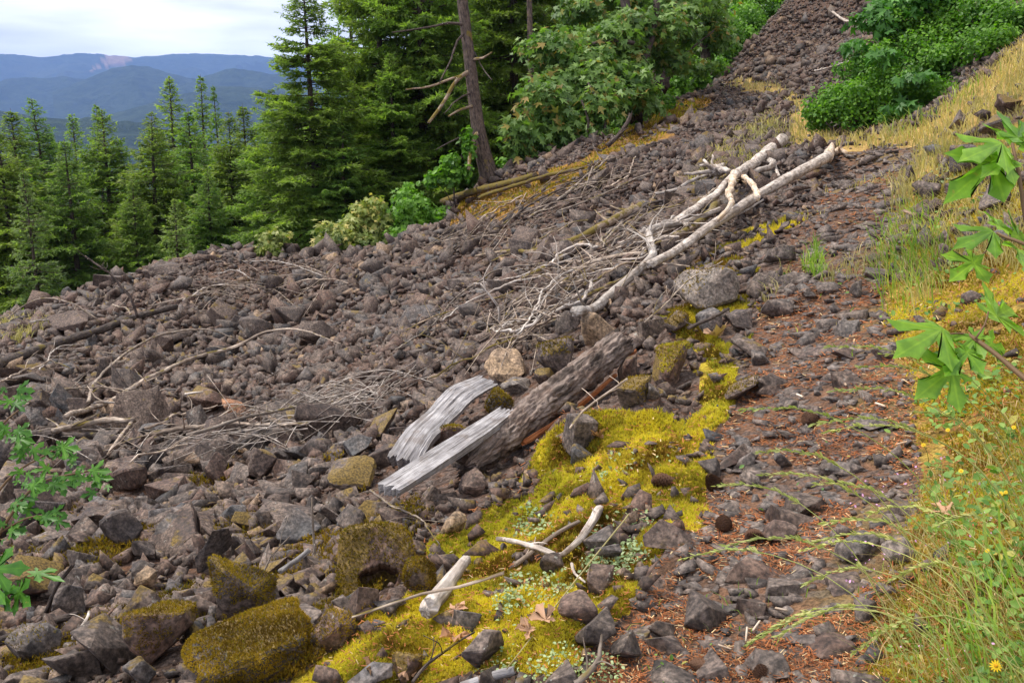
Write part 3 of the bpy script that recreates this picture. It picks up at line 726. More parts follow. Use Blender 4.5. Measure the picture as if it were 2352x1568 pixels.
hero(960,1330,80,90,'rock_mossy','shaggy mossy rock right of the black hollow',424,13,0.4,0.1,(0,0),0.1,0.9,3000,'moss_brown',-0.2)
hero(483,1272,95,100,'rock_blue','blue grey rock with lichen top above the peaked rock',434,11,0.6,0.3,(0.1,-0.1),0.2,0.9)
hero(330,1268,64,46,'rock_bare','small clean grey rock left of the blue grey rock',435,9,0.6,0.4,(0.1,0),0.15,0.9)
hero(328,1335,58,52,'rock_tan','tan rock lying among dark rocks',436,9,0.4,0.4,(0.1,0.2),0.15,0.9)
hero(268,1225,110,90,'rock_one','large dark brown rock behind the maple sapling leaves',437,12,0.5,0.4,(0,0.1),0.2,0.9)
hero(495,1085,60,70,'rock_one','squarish brown rock standing up in the scree',438,10,0.7,0.4,(0,0.2),0.15,0.9)
hero(600,1075,70,66,'rock_one','rounded brown grey rock right of the squarish rock',439,15,0.4,0.4,(0,0),0.2,0.9)
hero(300,1105,110,70,'rock_one','flat topped brown rock near the sapling',440,10,0.7,0.2,(0,0),0.2,0.9)
hero(150,1390,80,80,'rock_one','dark brown rock below the sapling beside the dark stick',441,11,0.5,0.3,(0,0),0.2,0.9)
hero(65,1345,130,95,'rock_mossy','dark mossy boulder under the sapling at the left edge',442,12,0.4,0.2,(0,0),0.2,0.9)
hero(70,1490,130,90,'rock_blue','dark rock with moss spots in the bottom corner',443,11,0.5,0.3,(0.1,0.1),0.2,0.9,600,'moss_brown',0.5)
hero(315,1545,85,70,'rock_one','grey rock under the moss capped rock',444,10,0.4,0.3,(0,0),0.3,0.9)
hero(680,1220,120,56,'rock_blue','long blue grey rock half sunk in the slope',445,10,0.5,0.5,(0.2,-0.3),0.3,0.9)
hero(800,1105,150,74,'rock_mossy','big brown rock sloping down below the split log',446,9,0.4,0.5,(0.1,-0.35),0.3,0.9)
hero(1080,1120,70,56,'rock_one','grey round rock under the lower end of the bark log',447,14,0.4,0.5,(0,0),0.2,0.9)
hero(1790,590,90,46,'rock_lichen','grey weathered rock at the far side of the moss strip',448,11,0.4,0.5,(0,0),0.3,0.9)
hero(1560,740,90,56,'rock_mossy','mossy rock beside the little stick near the path',449,12,0.4,0.5,(0,0),0.3,0.9,600,'moss_brown',0.3)
hero(1632,745,80,62,'rock_blue','dark smooth rock under the little brown stick',450,9,0.5,0.7,(0.2,0),0.2,0.9)
hero(1700,740,76,50,'rock_bare','dark rock right of the little brown stick',451,11,0.5,0.3,(0.1,0),0.2,0.9)
hero(1790,712,92,48,'rock_bare','angular grey rock at the middle of the path edge',452,9,0.4,0.3,(0.1,0),0.2,0.9)
hero(1970,668,52,44,'rock_lichen','tilted wedge of grey rock on the path',453,8,0.3,0.9,(0,0.5),0.15,0.9)
hero(1700,900,100,60,'rock_mossy','humped mossy rock at the left edge of the path',454,15,0.4,0.3,(0,0.2),0.3,0.9,500,'moss_brown',0.2)
hero(1745,825,60,36,'rock_bare','grey pointed rock on the path beside the mossy hump',455,8,0.3,0.3,(0,0),0.2,0.9)
hero(1640,1085,66,40,'rock_bare','clean grey rock on the needle strewn path edge',456,9,0.5,0.3,(0.15,0),0.15,0.9)
hero(1800,1060,56,40,'rock_bare','grey square rock on the red needles',457,9,0.6,0.3,(0.1,0),0.15,0.9)
hero(1970,1262,110,66,'rock_lichen','pale lichen patched rock half buried near the grass',458,14,0.4,0.3,(0,0),0.35,0.9)
hero(2080,1265,90,58,'rock_lichen','rounded grey rock with white lichen under grass stalks',459,15,0.4,0.3,(0,0),0.35,0.9)
hero(1800,1225,90,44,'rock_one','pitted brown rock in the middle of the path',460,15,0.4,0.3,(0,0),0.4,0.9)
hero(1990,1410,70,46,'rock_bare','dark angular rock on the path with a small stick',461,9,0.6,0.3,(0,-0.2),0.15,0.9)
hero(2040,810,82,38,'rock_lichen','long pale flat rock across the path',462,11,0.5,0.15,(0,0),0.35,0.7)
hero(1955,755,70,36,'rock_lichen','flat pale rock above the long pale one on the path',463,11,0.5,0.15,(0,0),0.35,0.7)
hero(2090,408,44,52,'rock_bare','dark block at the foot of the right bank',464,9,0.6,0.3,(0,0),0.15,0.9)
hero(2140,440,66,44,'rock_bare','dark broken rock on the right bank',465,10,0.5,0.3,(0,0),0.15,0.9)
hero(2225,370,80,60,'rock_one','brown rock on the bank behind the maple leaves',466,11,0.5,0.3,(0,0),0.15,0.9)
hero(2300,455,90,70,'rock_bare','dark slab on the bank below the top maple leaves',467,10,0.5,0.3,(0,0.2),0.15,0.9)
hero(2200,445,60,44,'rock_one','grey rock on the bank between maple leaves',468,10,0.5,0.3,(0,0.2),0.15,0.9)
hero(2320,245,80,44,'rock_mossy','ledge of dark rock high on the bank',469,10,0.7,0.3,(0,0.2),0.15,0.9)
hero(2290,290,90,46,'rock_mossy','second ledge of dark rock below the high ledge',470,10,0.7,0.3,(0,0.2),0.15,0.9)
hero(2210,280,60,44,'rock_bare','grey rock in the dry grass of the bank',471,10,0.5,0.3,(0,0.2),0.15,0.9)
hero(2315,545,60,44,'rock_blue','blue grey rock on the bank above the middle leaves',472,10,0.5,0.3,(0,0.2),0.15,0.9)

# random rocks: (size, spacing factor, probability, farthest distance)
HA = np.array(HERO)
def sample_layer(size, sp, prob, tmax, tmin=1.5):
    g_ = size * sp
    pts = []
    xs = np.arange(-22, 28, g_); ys = np.arange(1.2, min(tmax, 72) + 1, g_)
    X, Y = np.meshgrid(xs, ys)
    X = X + rng.uniform(-.5, .5, X.shape) * g_; Y = Y + rng.uniform(-.5, .5, Y.shape) * g_
    P = np.stack([X.ravel(), Y.ravel(), np.zeros(X.size)], -1)
    k = (P[:, 0] > -.62 * P[:, 1] - 1.2) & (P[:, 0] < .75 * P[:, 1] + 1.6) & (rng.random(len(P)) < prob)
    P = P[k]; P[:, 2] = T(P[:, 0], P[:, 1])
    px, py, d = project(P)
    k = (px > -300) & (px < PW + 520) & (py > -80) & (py < PH + 160) & (d < tmax) & (d > tmin)
    return P[k], d[k]
NEARMOSS = [(640,1640),(820,1330),(900,1230),(1150,1100),(1300,920),(1600,760),(1720,860),(1660,1100),(1600,1300),(1480,1450),(1400,1640)]
TIMBER = [(870,1160),(880,1070),(1090,850),(1140,850),(1140,900),(1260,840),(1410,750),(1490,800),(1440,900),(1260,1020),(1080,1130),(960,1150)]
RP, RS, RK = [], [], []      # position, size, kind: 0 scree 1 trail 2 bank/mossy ground
for size, sp, prob, tmax in ((0.62, 2.2, 0.13, 75), (0.38, 1.5, 0.36, 75), (0.24, 1.0, 0.62, 75), (0.15, 0.9, 0.85, 60), (0.095, 0.95, 0.85, 21), (0.062, 1.0, 0.75, 7.5), (0.034, 1.05, 0.6, 4.6)):
    P, d = sample_layer(size, sp, prob, tmax)
    n = len(P)
    moss, gold, bank, straw, green, forest = masks(P)
    trail = zone(P, TRAIL, 20) & (np.hypot(P[:, 0], P[:, 1]) < 19)
    if size == 0.15:
        q0 = project(P)[0]; kk_ = (d < 36) | (q0 > 1560); P, d = P[kk_], d[kk_]; n = len(P); moss, gold, bank, straw, green, forest = masks(P); trail = zone(P, TRAIL, 20) & (np.hypot(P[:, 0], P[:, 1]) < 19)
    if size == 0.095:
        q0 = project(P)[0]; kk_ = (d < 15) | (q0 > 1700); P, d = P[kk_], d[kk_]; n = len(P); moss, gold, bank, straw, green, forest = masks(P); trail = zone(P, TRAIL, 20) & (np.hypot(P[:, 0], P[:, 1]) < 19)
    sortn = fbm(P[:, 0] * .35, P[:, 1] * .35, 91, 3)
    s = size * np.clip(rng.lognormal(-.06, .36, n), .45, 2.1 if size < .3 else 1.4) * (1 + .7 * sortn)
    dens = np.ones(n)
    near = d < 9
    if size > 0.2: dens *= np.where(d > 38, 1, np.clip(.85 + 2.2 * sortn, .1, 1))
    if size > 0.3: dens *= np.where(near, 0.0, 1.0)
    if size > 0.2: dens *= np.where(d < 5.5, 0.12, np.where(d < 8, 0.5, 1.0))
    dens *= np.where(forest > 0, 0.0, 1.0)
    dens *= np.where(moss > 0.35, 0.13 if size < .12 else 0.02, 1)
    dens *= np.where(gold > 0.4, 0.10, 1)
    far_straw = (straw > 0)
    dens *= np.where(far_straw, 0.06, 1)
    dens *= np.where((bank > 0) & (d < 6.5), 0.05, 1) * np.where((bank > 0) & (d >= 6.5), 0.35 if size > .1 else 0.5, 1)
    dens *= np.where(green > 0, 0.2, 1)
    qx, qy, _ = project(P)
    if size > .3: dens *= np.where((qx > 1430) & (d < 27), 0, 1)
    if size > .5: dens *= np.where(((qx > 1050) & (d < 30)) | (d < 17), 0, 1)
    if size > .2: dens *= np.where((qx > 1300) & (d < 14), 0.12, 1)
    if size > .12: dens *= np.where(((bank > 0) & (d < 6.5)) | (in_poly(qx, qy, NEARMOSS) & (d < 8)), 0.06, 1)
    tr = {0.62: 0, 0.38: 0, 0.24: 0.04, 0.15: 0.24, 0.095: 0.55, 0.062: 0.62, 0.034: 0.6}[size]
    dens = np.where(trail, tr, dens)
    if size in (0.15, 0.095): dens = np.where(trail & (d > 8.5), min(1, tr * 1.7), dens)
    pxx, pyy, _ = project(P)
    dens *= np.where(in_poly(pxx, pyy - size * .3 / d * FPX, TIMBER) & (d < 8.5), 0.0 if size > .07 else 0.4, 1)
    s = np.where(d < 5.5, np.minimum(s, size * 1.35), s)
    spx = s / d * FPX
    for hx, hy, hw, hh, ht in HPX:
        dens *= np.where((np.abs(pxx - hx) < hw * .5 + spx * .3) & (np.abs(pyy - hy) < hh * .42 + spx * .45) & (d < ht + .02) & (spx > 20), 0, 1)
    k = rng.random(n) < dens
    P, s, d, trail, bank = P[k], s[k], d[k], trail[k], bank[k]
    if len(HA):
        dd = np.hypot(P[:, None, 0] - HA[:, 0], P[:, None, 1] - HA[:, 1]) - HA[:, 2] * 0.8 - s[:, None] * 0.28
        k = dd.min(1) > 0; P, s, trail, bank = P[k], s[k], trail[k], bank[k]
    RP.append(P); RS.append(s); RK.append(np.where(trail, 1, np.where(bank > 0, 2, 0)))
RP = np.concatenate(RP); RS = np.concatenate(RS); RK = np.concatenate(RK)
nr = len(RP)
lift = np.where(RK == 1, rng.uniform(-0.06, 0.10, nr), rng.uniform(-0.02, 0.36, nr)) * RS
RP[:, 2] += lift
tl = np.where(RK == 1, 0.16, 0.5)
RE = np.stack([rng.normal(0, 1, nr) * tl, rng.normal(0, 1, nr) * tl, rng.uniform(0, 6.28, nr)], -1)
RSC = RS[:, None] * np.stack([rng.uniform(0.8, 1.4, nr), rng.uniform(0.6, 1.05, nr), rng.uniform(0.6, 1.2, nr) * np.where(RK == 1, 0.72, 1.0)], -1)
px, py, d = project(RP)
vis = (px > 0) & (px < PW) & (py > 0) & (py < PH)
hp = hit(np.clip(px, 0, PW), np.clip(py, 0, PH)) if False else None
big = np.where(vis, RS / d, 0)
order = np.argsort(-big)
single = np.zeros(nr, bool)
N_SINGLE = 300 - len(HERO_OBJ)
single[order[:N_SINGLE]] = True
LAND = [('split bark log', 1250, 950), ('weathered grey slab', 1010, 960), ('long bleached log', 1680, 490), ('elbowed white branch', 1440, 640), ('fallen dark trunk', 200, 770), ('maple sapling', 120, 1120), ('bleached twig heap', 620, 960),
        ('golden moss block', 572, 1505), ('short white log', 1025, 1345), ('wide yellow green bush', 800, 560), ('small yellow green bush', 620, 570), ('forked stick', 1260, 1250), ('right bank', 2250, 430), ('far scree slope', 1850, 120),
        ('tan slab', 1153, 852), ('orange rock', 535, 941), ('lichen boulder', 1635, 676), ('six sided block', 1110, 1497), ('upright dark block', 1330, 1005), ('black hollow', 870, 1320), ('moss capped rock', 350, 1475), ('peaked rock', 556, 1385),
        ('blue grey wedge', 816, 1031), ('lone tan rock', 328, 1335), ('lower left corner', 40, 1500), ('dark rotten log', 200, 1004), ('white forked twig', 1140, 690), ('left skyline', 350, 640), ('long lichened branch', 420, 830), ('middle of the open scree', 850, 720),
        ('red needles of the path', 1800, 1130), ('grassy path edge', 2000, 1300), ('pale flat path rocks', 2000, 790), ('bottom edge of the path', 1650, 1500), ('upright grey twig', 718, 1210), ('squarish brown rock', 495, 1085)]
LX = np.array([a[1] for a in LAND]); LY = np.array([a[2] for a in LAND])
for i in np.where(single)[0]:
    me = FINE[rng.integers(len(FINE))]
    o = bpy.data.objects.new('rock', me); COL.objects.link(o)
    o.location = RP[i]; o.rotation_euler = RE[i]; o.scale = RSC[i]
    k = int(np.argmin(np.hypot(px[i] - LX, py[i] - LY)))
    dx_, dy_ = px[i] - LX[k], py[i] - LY[k]
    rel = ('right of' if dx_ > 0 else 'left of') if abs(dx_) > abs(dy_) * 1.6 else ('below' if dy_ > 0 else 'above') if abs(dy_) > abs(dx_) * 1.6 else ('below and ' if dy_ > 0 else 'above and ') + ('right of' if dx_ > 0 else 'left of')
    ps = big[i] * FPX
    sz = 'very large' if ps > 95 else 'large' if ps > 75 else 'medium' if ps > 58 else 'small'
    mtn = ['rock_brown', 'rock_grey', 'rock_blue', 'rock_patchy'][rng.choice(4, p=[.36, .36, .13, .15])]
    if RK[i] == 1: mtn = 'rock_grey' if rng.random() < .7 else 'rock_brown'
    cn = {'rock_brown': 'brown', 'rock_grey': 'grey', 'rock_blue': 'blue grey', 'rock_patchy': 'moss flecked'}[mtn]
    o.material_slots[0].link = 'OBJECT'; o.material_slots[0].material = M[mtn]
    fl = 'flat ' if RSC[i][2] < 0.8 * RS[i] else ''
    o['label'] = f'{sz} {fl}{cn} rock {rel} the {LAND[k][0]}'
    o['category'] = 'rock'; o['group'] = f'{sz} {fl}{cn} rocks {rel} the {LAND[k][0]}'
sp_s, sp_t = Soup(), Soup()
which = rng.integers(0, len(LOW), nr); rots = euler_rots(RE[:, 0], RE[:, 1], RE[:, 2]); rv = rng.random(nr)
for k, (pv, pt) in enumerate(LOW):
    for sp_, cond in ((sp_s, RK != 1), (sp_t, RK == 1)):
        s_ = (which == k) & ~single & cond
        sp_.inst(pv, pt, RP[s_], rots[s_], RSC[s_], rv[s_])
link('scree', sp_s.mesh('scree'), M['rock_many'], kind='stuff', label='countless smaller basalt stones of the scree slope')
link('path_gravel', sp_t.mesh('path_gravel'), M['trail_stone'], kind='stuff', label='small stones bedded in the path')
print('ROCKS', nr, sum(len(t) for t in sp_s.T), sum(len(t) for t in sp_t.T))

# ------------------------------------------------------------------ wood: logs, branches, twigs
def smooth_path(P, rad, step):
    P = np.asarray(P, float); rad = np.asarray(rad, float)
    if len(P) == 2: P = np.stack([P[0], P.mean(0), P[1]]); rad = np.array([rad[0], rad.mean(), rad[-1]])
    A = np.concatenate([[2 * P[0] - P[1]], P, [2 * P[-1] - P[-2]]])
    out, ro = [], []
    for i in range(len(P) - 1):
        L = np.linalg.norm(P[i + 1] - P[i]); m = max(2, int(L / step))
        t = np.linspace(0, 1, m, endpoint=False)[:, None]
        p0, p1, p2, p3 = A[i], A[i + 1], A[i + 2], A[i + 3]
        out.append(0.5 * (2 * p1 + (p2 - p0) * t + (2 * p0 - 5 * p1 + 4 * p2 - p3) * t ** 2 + (3 * p1 - p0 - 3 * p2 + p3) * t ** 3))
        ro.append(rad[i] + (rad[i + 1] - rad[i]) * t[:, 0])
    out.append(P[-1:]); ro.append(rad[-1:])
    return np.concatenate(out), np.concatenate(ro)
class Wood:
    def __init__(s): s.V = []; s.T = []; s.G = []; s.n = 0; s.A = []
    def tube(s, P, rad, seg=8, step=0.12, wob=0.12, gnarl=0.0, cap=True, flat=1.0, val=0.5):
        P, rad = smooth_path(P, rad, step)
        m = len(P)
        tan = np.gradient(P, axis=0); tan = unit(tan)
        ref = np.array([0, 0, 1.0]) if abs(tan[:, 2]).mean() < 0.85 else np.array([1.0, 0, 0])
        x = unit(np.cross(tan, ref)); y = np.cross(x, tan)
        if gnarl:
            k = rng.normal(0, 1, (m, 2)); k = np.cumsum(k, 0); k -= np.linspace(0, 1, m)[:, None] * k[-1]
            k = k / max(np.abs(k).max(), 1e-6) * gnarl
            P = P + x * k[:, :1] + y * k[:, 1:]
        th = np.arange(seg) / seg * 2 * np.pi
        L = np.concatenate([[0], np.cumsum(np.linalg.norm(np.diff(P, axis=0), axis=1))])
        ph = rng.uniform(0, 100)
        nz_ = fbm(np.cos(th)[None, :] * 1.3 + ph + 0 * L[:, None], L[:, None] / max(rad.mean() * 6, 1e-4) + np.sin(th)[None, :] * 1.3 + ph, 5, 3)
        rr_ = rad[:, None] * (1 + nz_ * wob * 2 + np.clip(fbm(L[:, None] / max(rad.mean() * 9, 1e-4) + ph, np.cos(th)[None, :] * .8 + ph, 15, 2) - .22, 0, 1) * wob * 2.2)
        c, sn_ = np.cos(th), np.sin(th) * flat
        V = P[:, None] + rr_[..., None] * (x[:, None] * c[None, :, None] + y[:, None] * sn_[None, :, None])
        g = np.stack([np.broadcast_to(c, rr_.shape) * rad[:, None] + ph, np.broadcast_to(sn_, rr_.shape) * rad[:, None], np.broadcast_to(L[:, None], rr_.shape) + ph], -1)
        if cap:
            V[0] += tan[0] * (rng.normal(0, .45, seg) * rad[0])[:, None]; V[-1] += tan[-1] * (rng.normal(0, .45, seg) * rad[-1])[:, None]
        i = np.arange(m * seg).reshape(m, seg); j = np.roll(i, -1, 1)
        a, b, cc, d_ = i[:-1], j[:-1], j[1:], i[1:]
        Tt = np.concatenate([np.stack([a, b, cc], -1).reshape(-1, 3), np.stack([a, cc, d_], -1).reshape(-1, 3)])
        V = V.reshape(-1, 3); g = g.reshape(-1, 3)
        if cap:
            V = np.concatenate([V, P[:1], P[-1:]]); g = np.concatenate([g, g[:1], g[-1:]])
            n_ = m * seg
            Tt = np.concatenate([Tt, np.stack([np.roll(i[0], -1), i[0], np.full(seg, n_)], -1), np.stack([i[-1], np.roll(i[-1], -1), np.full(seg, n_ + 1)], -1)])
        s.V.append(V); s.G.append(g); s.T.append(Tt + s.n); s.n += len(V); s.A.append(np.full(len(V), val))
        return P, rad, x, y, tan
    def raw(s, V, Tt, g):
        s.V.append(V); s.G.append(g); s.T.append(Tt + s.n); s.n += len(V); s.A.append(np.full(len(V), .5))
    def mesh(s, name, smooth=True):
        return fast_mesh(name, np.concatenate(s.V), np.concatenate(s.T), {'grain': ('POINT', np.concatenate(s.G)), 'rnd': ('POINT', np.concatenate(s.A))}, smooth)
def px_path(pts, h):
    pts = np.array(pts, float)
    h = np.full(len(pts), h) if np.isscalar(h) else np.asarray(h, float)
    return hit(pts[:, 0], pts[:, 1], h)
def smooth_depth(P):
    """keeps the line of sight of each point but evens out the distances, so that a log is straight"""
    return P
def stick(label, mat, pts, w0, w1, h=0.12, name='branch', seg=6, side=0, gnarl=0.0, group='dead branches on the scree', cat='branch', wob=0.12, straight=False, side_len=0.5, fixed=False):
    P = px_path(pts, h)
    if fixed:
        d0_ = project(P[0])[2]; P = np.array([at(x, y, d0_) for x, y in pts])
    d = project(P)[2]
    if straight or len(pts) > 2:
        k = np.linspace(0, 1, len(P)); c = np.polyfit(k, d, 1 if straight else min(2, len(P) - 1)); dn = np.polyval(c, k)
        P = CAM + (P - CAM) * (dn / d)[:, None]; d = dn
    wpx = np.linspace(w0, w1, len(P)); rad = wpx / FPX * d * 0.5
    w = Wood()
    Q, r_, x, y, tan = w.tube(P, rad, seg, max(0.06, rad.mean() * 3), wob, gnarl)
    for i in range(side):
        k = rng.integers(1, max(2, len(Q) - 1)); L = side_len * rng.uniform(0.4, 1.1)
        dr = unit(tan[k] * rng.uniform(0.3, 1.0) * rng.choice([1, 1, -1]) + x[k] * rng.normal(0, 1) + np.array([0, 0, rng.uniform(-0.1, 0.7)]))
        E = Q[k] + dr * L; mid = Q[k] + dr * L * 0.5 + rng.normal(0, 0.06, 3) * L
        E[2] = max(E[2], T(E[0], E[1]) + 0.03)
        w.tube([Q[k], mid, E], [r_[k] * 0.5, r_[k] * 0.35, max(r_[k] * 0.12, 0.0015)], 4, 0.15, 0.1, 0.02 * L)
    return link(name, w.mesh(name), M[mat], label=label, cat=cat, group=group)

G1 = 'branches of the bleached log pile'
stick('long bleached log running up to the path beside a moss strip','pale_wood',[(1494,606),(1558,573),(1620,528),(1683,487),(1740,449),(1798,416),(1850,388),(1893,364),(1906,352)],20,25,0.24,'log',14,0,0.0,'bleached logs of the pile','log',0.10,True)
stick('bent white branch with a sharp elbow below the long log','pale_wood',[(1321,716),(1366,707),(1414,666),(1491,597),(1499,574),(1492,545),(1492,531),(1520,519),(1558,514),(1606,500),(1654,480)],24,12,0.22,'branch',12,3,0.0,G1)
stick('grey log with dark broken top lying above the long log','pale_wood',[(1798,320),(1766,350),(1734,375),(1699,397),(1632,458),(1552,509)],27,18,0.22,'log',12,0,0.02,'bleached logs of the pile','log',0.12,True)
stick('cream twisted root hanging over the long log','root_wood',[(1692,398),(1684,424),(1683,450),(1678,474),(1648,506)],17,10,0.36,'root',10,0,0.05,G1,'root',0.25)
stick('hooked cream root arching beside the twisted root','root_wood',[(1690,402),(1710,409),(1727,424),(1737,440),(1741,455)],11,14,0.36,'root',10,0,0.02,G1,'root',0.25)
stick('curled grey burl of a root above the long log','pale_wood',[(1705,410),(1718,402),(1744,391),(1769,386),(1777,376),(1768,368)],12,15,0.30,'root',10,0,0.02,G1,'root',0.3)
stick('short white stub standing against the long log','pale_wood',[(1790,405),(1782,388),(1777,372)],7,9,0.22,'stub',6,0,0,G1)
stick('broken pale root end at the top of the long log','root_wood',[(1898,362),(1908,348),(1910,336)],22,16,0.30,'root',8,0,0.02,G1,'root',0.3)
stick('splintered pale wood chunk lying on the path crest','root_wood',[(1918,352),(1928,345),(1945,351)],14,9,0.06,'wood_chunk',7,2,0.01,G1,'wood',0.3)
# star shaped bleached root
w = Wood(); c0 = px_path([(1648,390)], 0.28)[0]; dd0 = project(c0)[2]
for tx, ty, k in ((1616,367,4.5),(1609,380,4),(1571,399,4),(1676,394,9),(1637,357,4),(1630,400,10),(1662,378,7)):
    e = at(tx, ty, dd0 + rng.uniform(-.25, .25)); mid = (c0 + e) / 2 + rng.normal(0, .03, 3)
    w.tube([c0, mid, e], [k * 1.5 / FPX * dd0, k / FPX * dd0, k * .6 / FPX * dd0], 7, .06, .2, .02)
link('root', w.mesh('root'), M['pale_wood'], label='star shaped bleached root with spread prongs above the pile', cat='root', group=G1)
stick('mossy branch reaching down to the scree from the pile','mossy_wood',[(1478,471),(1430,492),(1366,528),(1330,549),(1285,561),(1224,577),(1177,574),(1093,588)],22,6,0.2,'branch',8,3,0.02,G1)
stick('dark mossy branch below the long mossy branch','mossy_wood',[(1347,554),(1310,578),(1270,602),(1235,622),(1190,645)],16,8,0.16,'branch',8,2,0.01,G1)
stick('grey bowed branch above the mossy branch','twig_wood',[(1286,484),(1330,468),(1382,448),(1420,430),(1459,410),(1500,396)],5,4,0.14,'branch',6,3,0.01,G1)
stick('brown curved branch meeting the bent white branch','twig_wood',[(1270,669),(1310,640),(1350,608),(1430,586),(1484,580)],9,11,0.18,'branch',8,4,0.02,G1)
stick('tan branch under the bent white branch','mossy_wood',[(1331,688),(1380,662),(1430,637),(1480,600)],9,8,0.16,'branch',7,3,0.02,G1)
stick('white branch running down from the star root','pale_wood',[(1491,448),(1548,436),(1590,413),(1635,397)],7,9,0.18,'branch',7,2,0.02,G1)
stick('dark branch parallel to the white star root branch','dark_wood',[(1440,500),(1494,466),(1558,452),(1632,407)],7,7,0.16,'branch',7,2,0.02,G1)
stick('mossy brown branch in the middle of the pile','mossy_wood',[(1500,560),(1540,548),(1590,520),(1630,490),(1645,470)],16,18,0.16,'branch',8,1,0.02,G1)
stick('stout brown branch under the grey log','twig_wood',[(1470,560),(1520,535),(1570,505),(1600,485),(1640,450)],10,12,0.14,'branch',8,2,0.02,G1)
stick('pale thin branch along the long log','pale_wood',[(1600,540),(1640,520),(1700,490),(1760,455)],6,5,0.1,'branch',6,2,0.01,G1)
for i, (pts, w0, w1, lab) in enumerate([
    ([(909,803),(996,749),(1050,685),(1100,648),(1144,618),(1258,603)],3.5,5,'long thin pale branch crossing the middle scree'),
    ([(1016,735),(1083,692),(1184,651),(1285,621)],4,7,'thin branch below the long pale one'),
    ([(989,870),(1083,823),(1117,803),(1190,775)],4,6,'thin grey branch above the tan slab'),
    ([(1137,816),(1201,766),(1285,725)],5,8,'mossy twiggy branch near the tan slab'),
    ([(1090,650),(1160,640),(1250,610),(1330,590)],4,6,'pale branch under the dark mossy branch'),
    ([(930,760),(1010,720),(1100,690),(1180,668)],3,4,'thin straight twig on the middle scree'),
    ([(1180,700),(1260,668),(1330,625),(1400,600)],5,7,'brown branch above the white branch foot'),
    ([(1200,730),(1260,700),(1320,680)],4,6,'short brown branch beside the white branch foot'),
    ([(1130,600),(1220,560),(1300,520),(1350,505)],4,4,'thin branch above the long mossy branch'),
    ([(1150,560),(1230,530),(1320,505),(1400,480)],3,4,'thin grey branch near the gold moss'),
    ([(1420,560),(1480,540),(1560,520)],6,6,'bleached branch crossing the elbow'),
    ([(1400,540),(1450,510),(1510,480),(1560,470)],5,5,'thin bleached branch above the elbow'),
    ([(1300,600),(1360,590),(1440,560)],5,5,'grey branch near the brown curved branch'),
    ([(1290,640),(1350,630),(1420,610)],4,5,'thin grey branch under the brown curved branch'),
    ([(1340,655),(1400,620),(1460,600)],5,5,'grey branch crossing behind the white branch'),
    ([(1230,660),(1300,640),(1370,605)],4,4,'pale twig crossing the pile foot')]):
    stick(lab, ['twig_wood', 'pale_wood', 'mossy_wood'][i % 3], pts, w0, w1, 0.17, 'branch', 6, 5, 0.03, G1, side_len=0.6)
w = Wood(); pz = lambda a: px_path(a, 0.22)
for pts, a, b in (([(1147,738),(1146,715),(1144,703)],7,6),([(1144,703),(1120,672),(1104,651)],6,4),([(1144,703),(1160,697),(1166,668)],3,2),([(1118,668),(1110,640),(1128,604)],4,2)):
    dq = project(pz([(1147,738)])[0])[2]; P = np.array([at(x, y, dq) for x, y in pts])
    w.tube(P, np.linspace(a, b, len(pts)) / FPX * dq * .5, 6, .06, .1)
link('branch', w.mesh('branch'), M['pale_wood'], label='white forked twig standing up from the scree', cat='branch', group=G1)
# left side
G2 = 'fallen wood on the lower scree'
stick('dark fallen trunk lying across the left of the scree','dark_wood',[(-60,862),(0,833),(75,808),(151,786),(230,760),(312,732),(403,705)],26,14,0.18,'log',12,0,0.03,G2,'log',0.12,True)
stick('dead branch rising from the dark fallen trunk','dark_wood',[(316,728),(302,685),(275,655),(252,628),(195,588)],7,4,0.25,'branch',6,14,0.02,G2,side_len=0.35,fixed=True)
stick('grey bowed branch arching over the left skyline','twig_wood',[(222,732),(168,698),(101,685),(50,705),(17,732)],4,3,0.2,'branch',6,4,0.01,G2,side_len=0.35,fixed=True)
stick('long pale lichened branch sweeping up through the lower scree','twig_wood',[(151,957),(262,920),(353,863),(437,826),(538,799),(615,762),(689,759),(783,789)],13,3,0.28,'branch',8,10,0.02,G2)
stick('thin lichened branch bowed above the long pale one','twig_wood',[(202,924),(218,883),(286,816),(363,772),(470,757),(538,777)],8,3,0.3,'branch',7,8,0.02,G2)
stick('dark rotten log at the left edge below the branches','dark_wood',[(-40,1012),(60,1003),(118,1001),(235,1004),(370,1009)],20,14,0.16,'log',10,2,0.03,G2,'log')
stick('lichened broken log end beside the sapling','twig_wood',[(120,990),(168,981),(242,967),(309,964)],14,13,0.24,'log',10,2,0.02,G2,'log')
stick('pale stick crossing the dark rotten log','twig_wood',[(250,1042),(275,1005),(302,971)],8,8,0.25,'branch',7,2,0.01,G2)
stick('white splinter above the broad brown rock','pale_wood',[(425,905),(467,899)],7,3,0.3,'wood_splinter',6,0,0,G2,'wood')
stick('pale branch along the bottom of the twig heap','twig_wood',[(336,998),(420,986),(504,977),(600,976),(706,971)],11,6,0.2,'branch',8,5,0.02,G2)
stick('pale branch along the top of the twig heap','twig_wood',[(430,1000),(554,966),(640,945),(719,924)],9,5,0.25,'branch',7,5,0.02,G2)
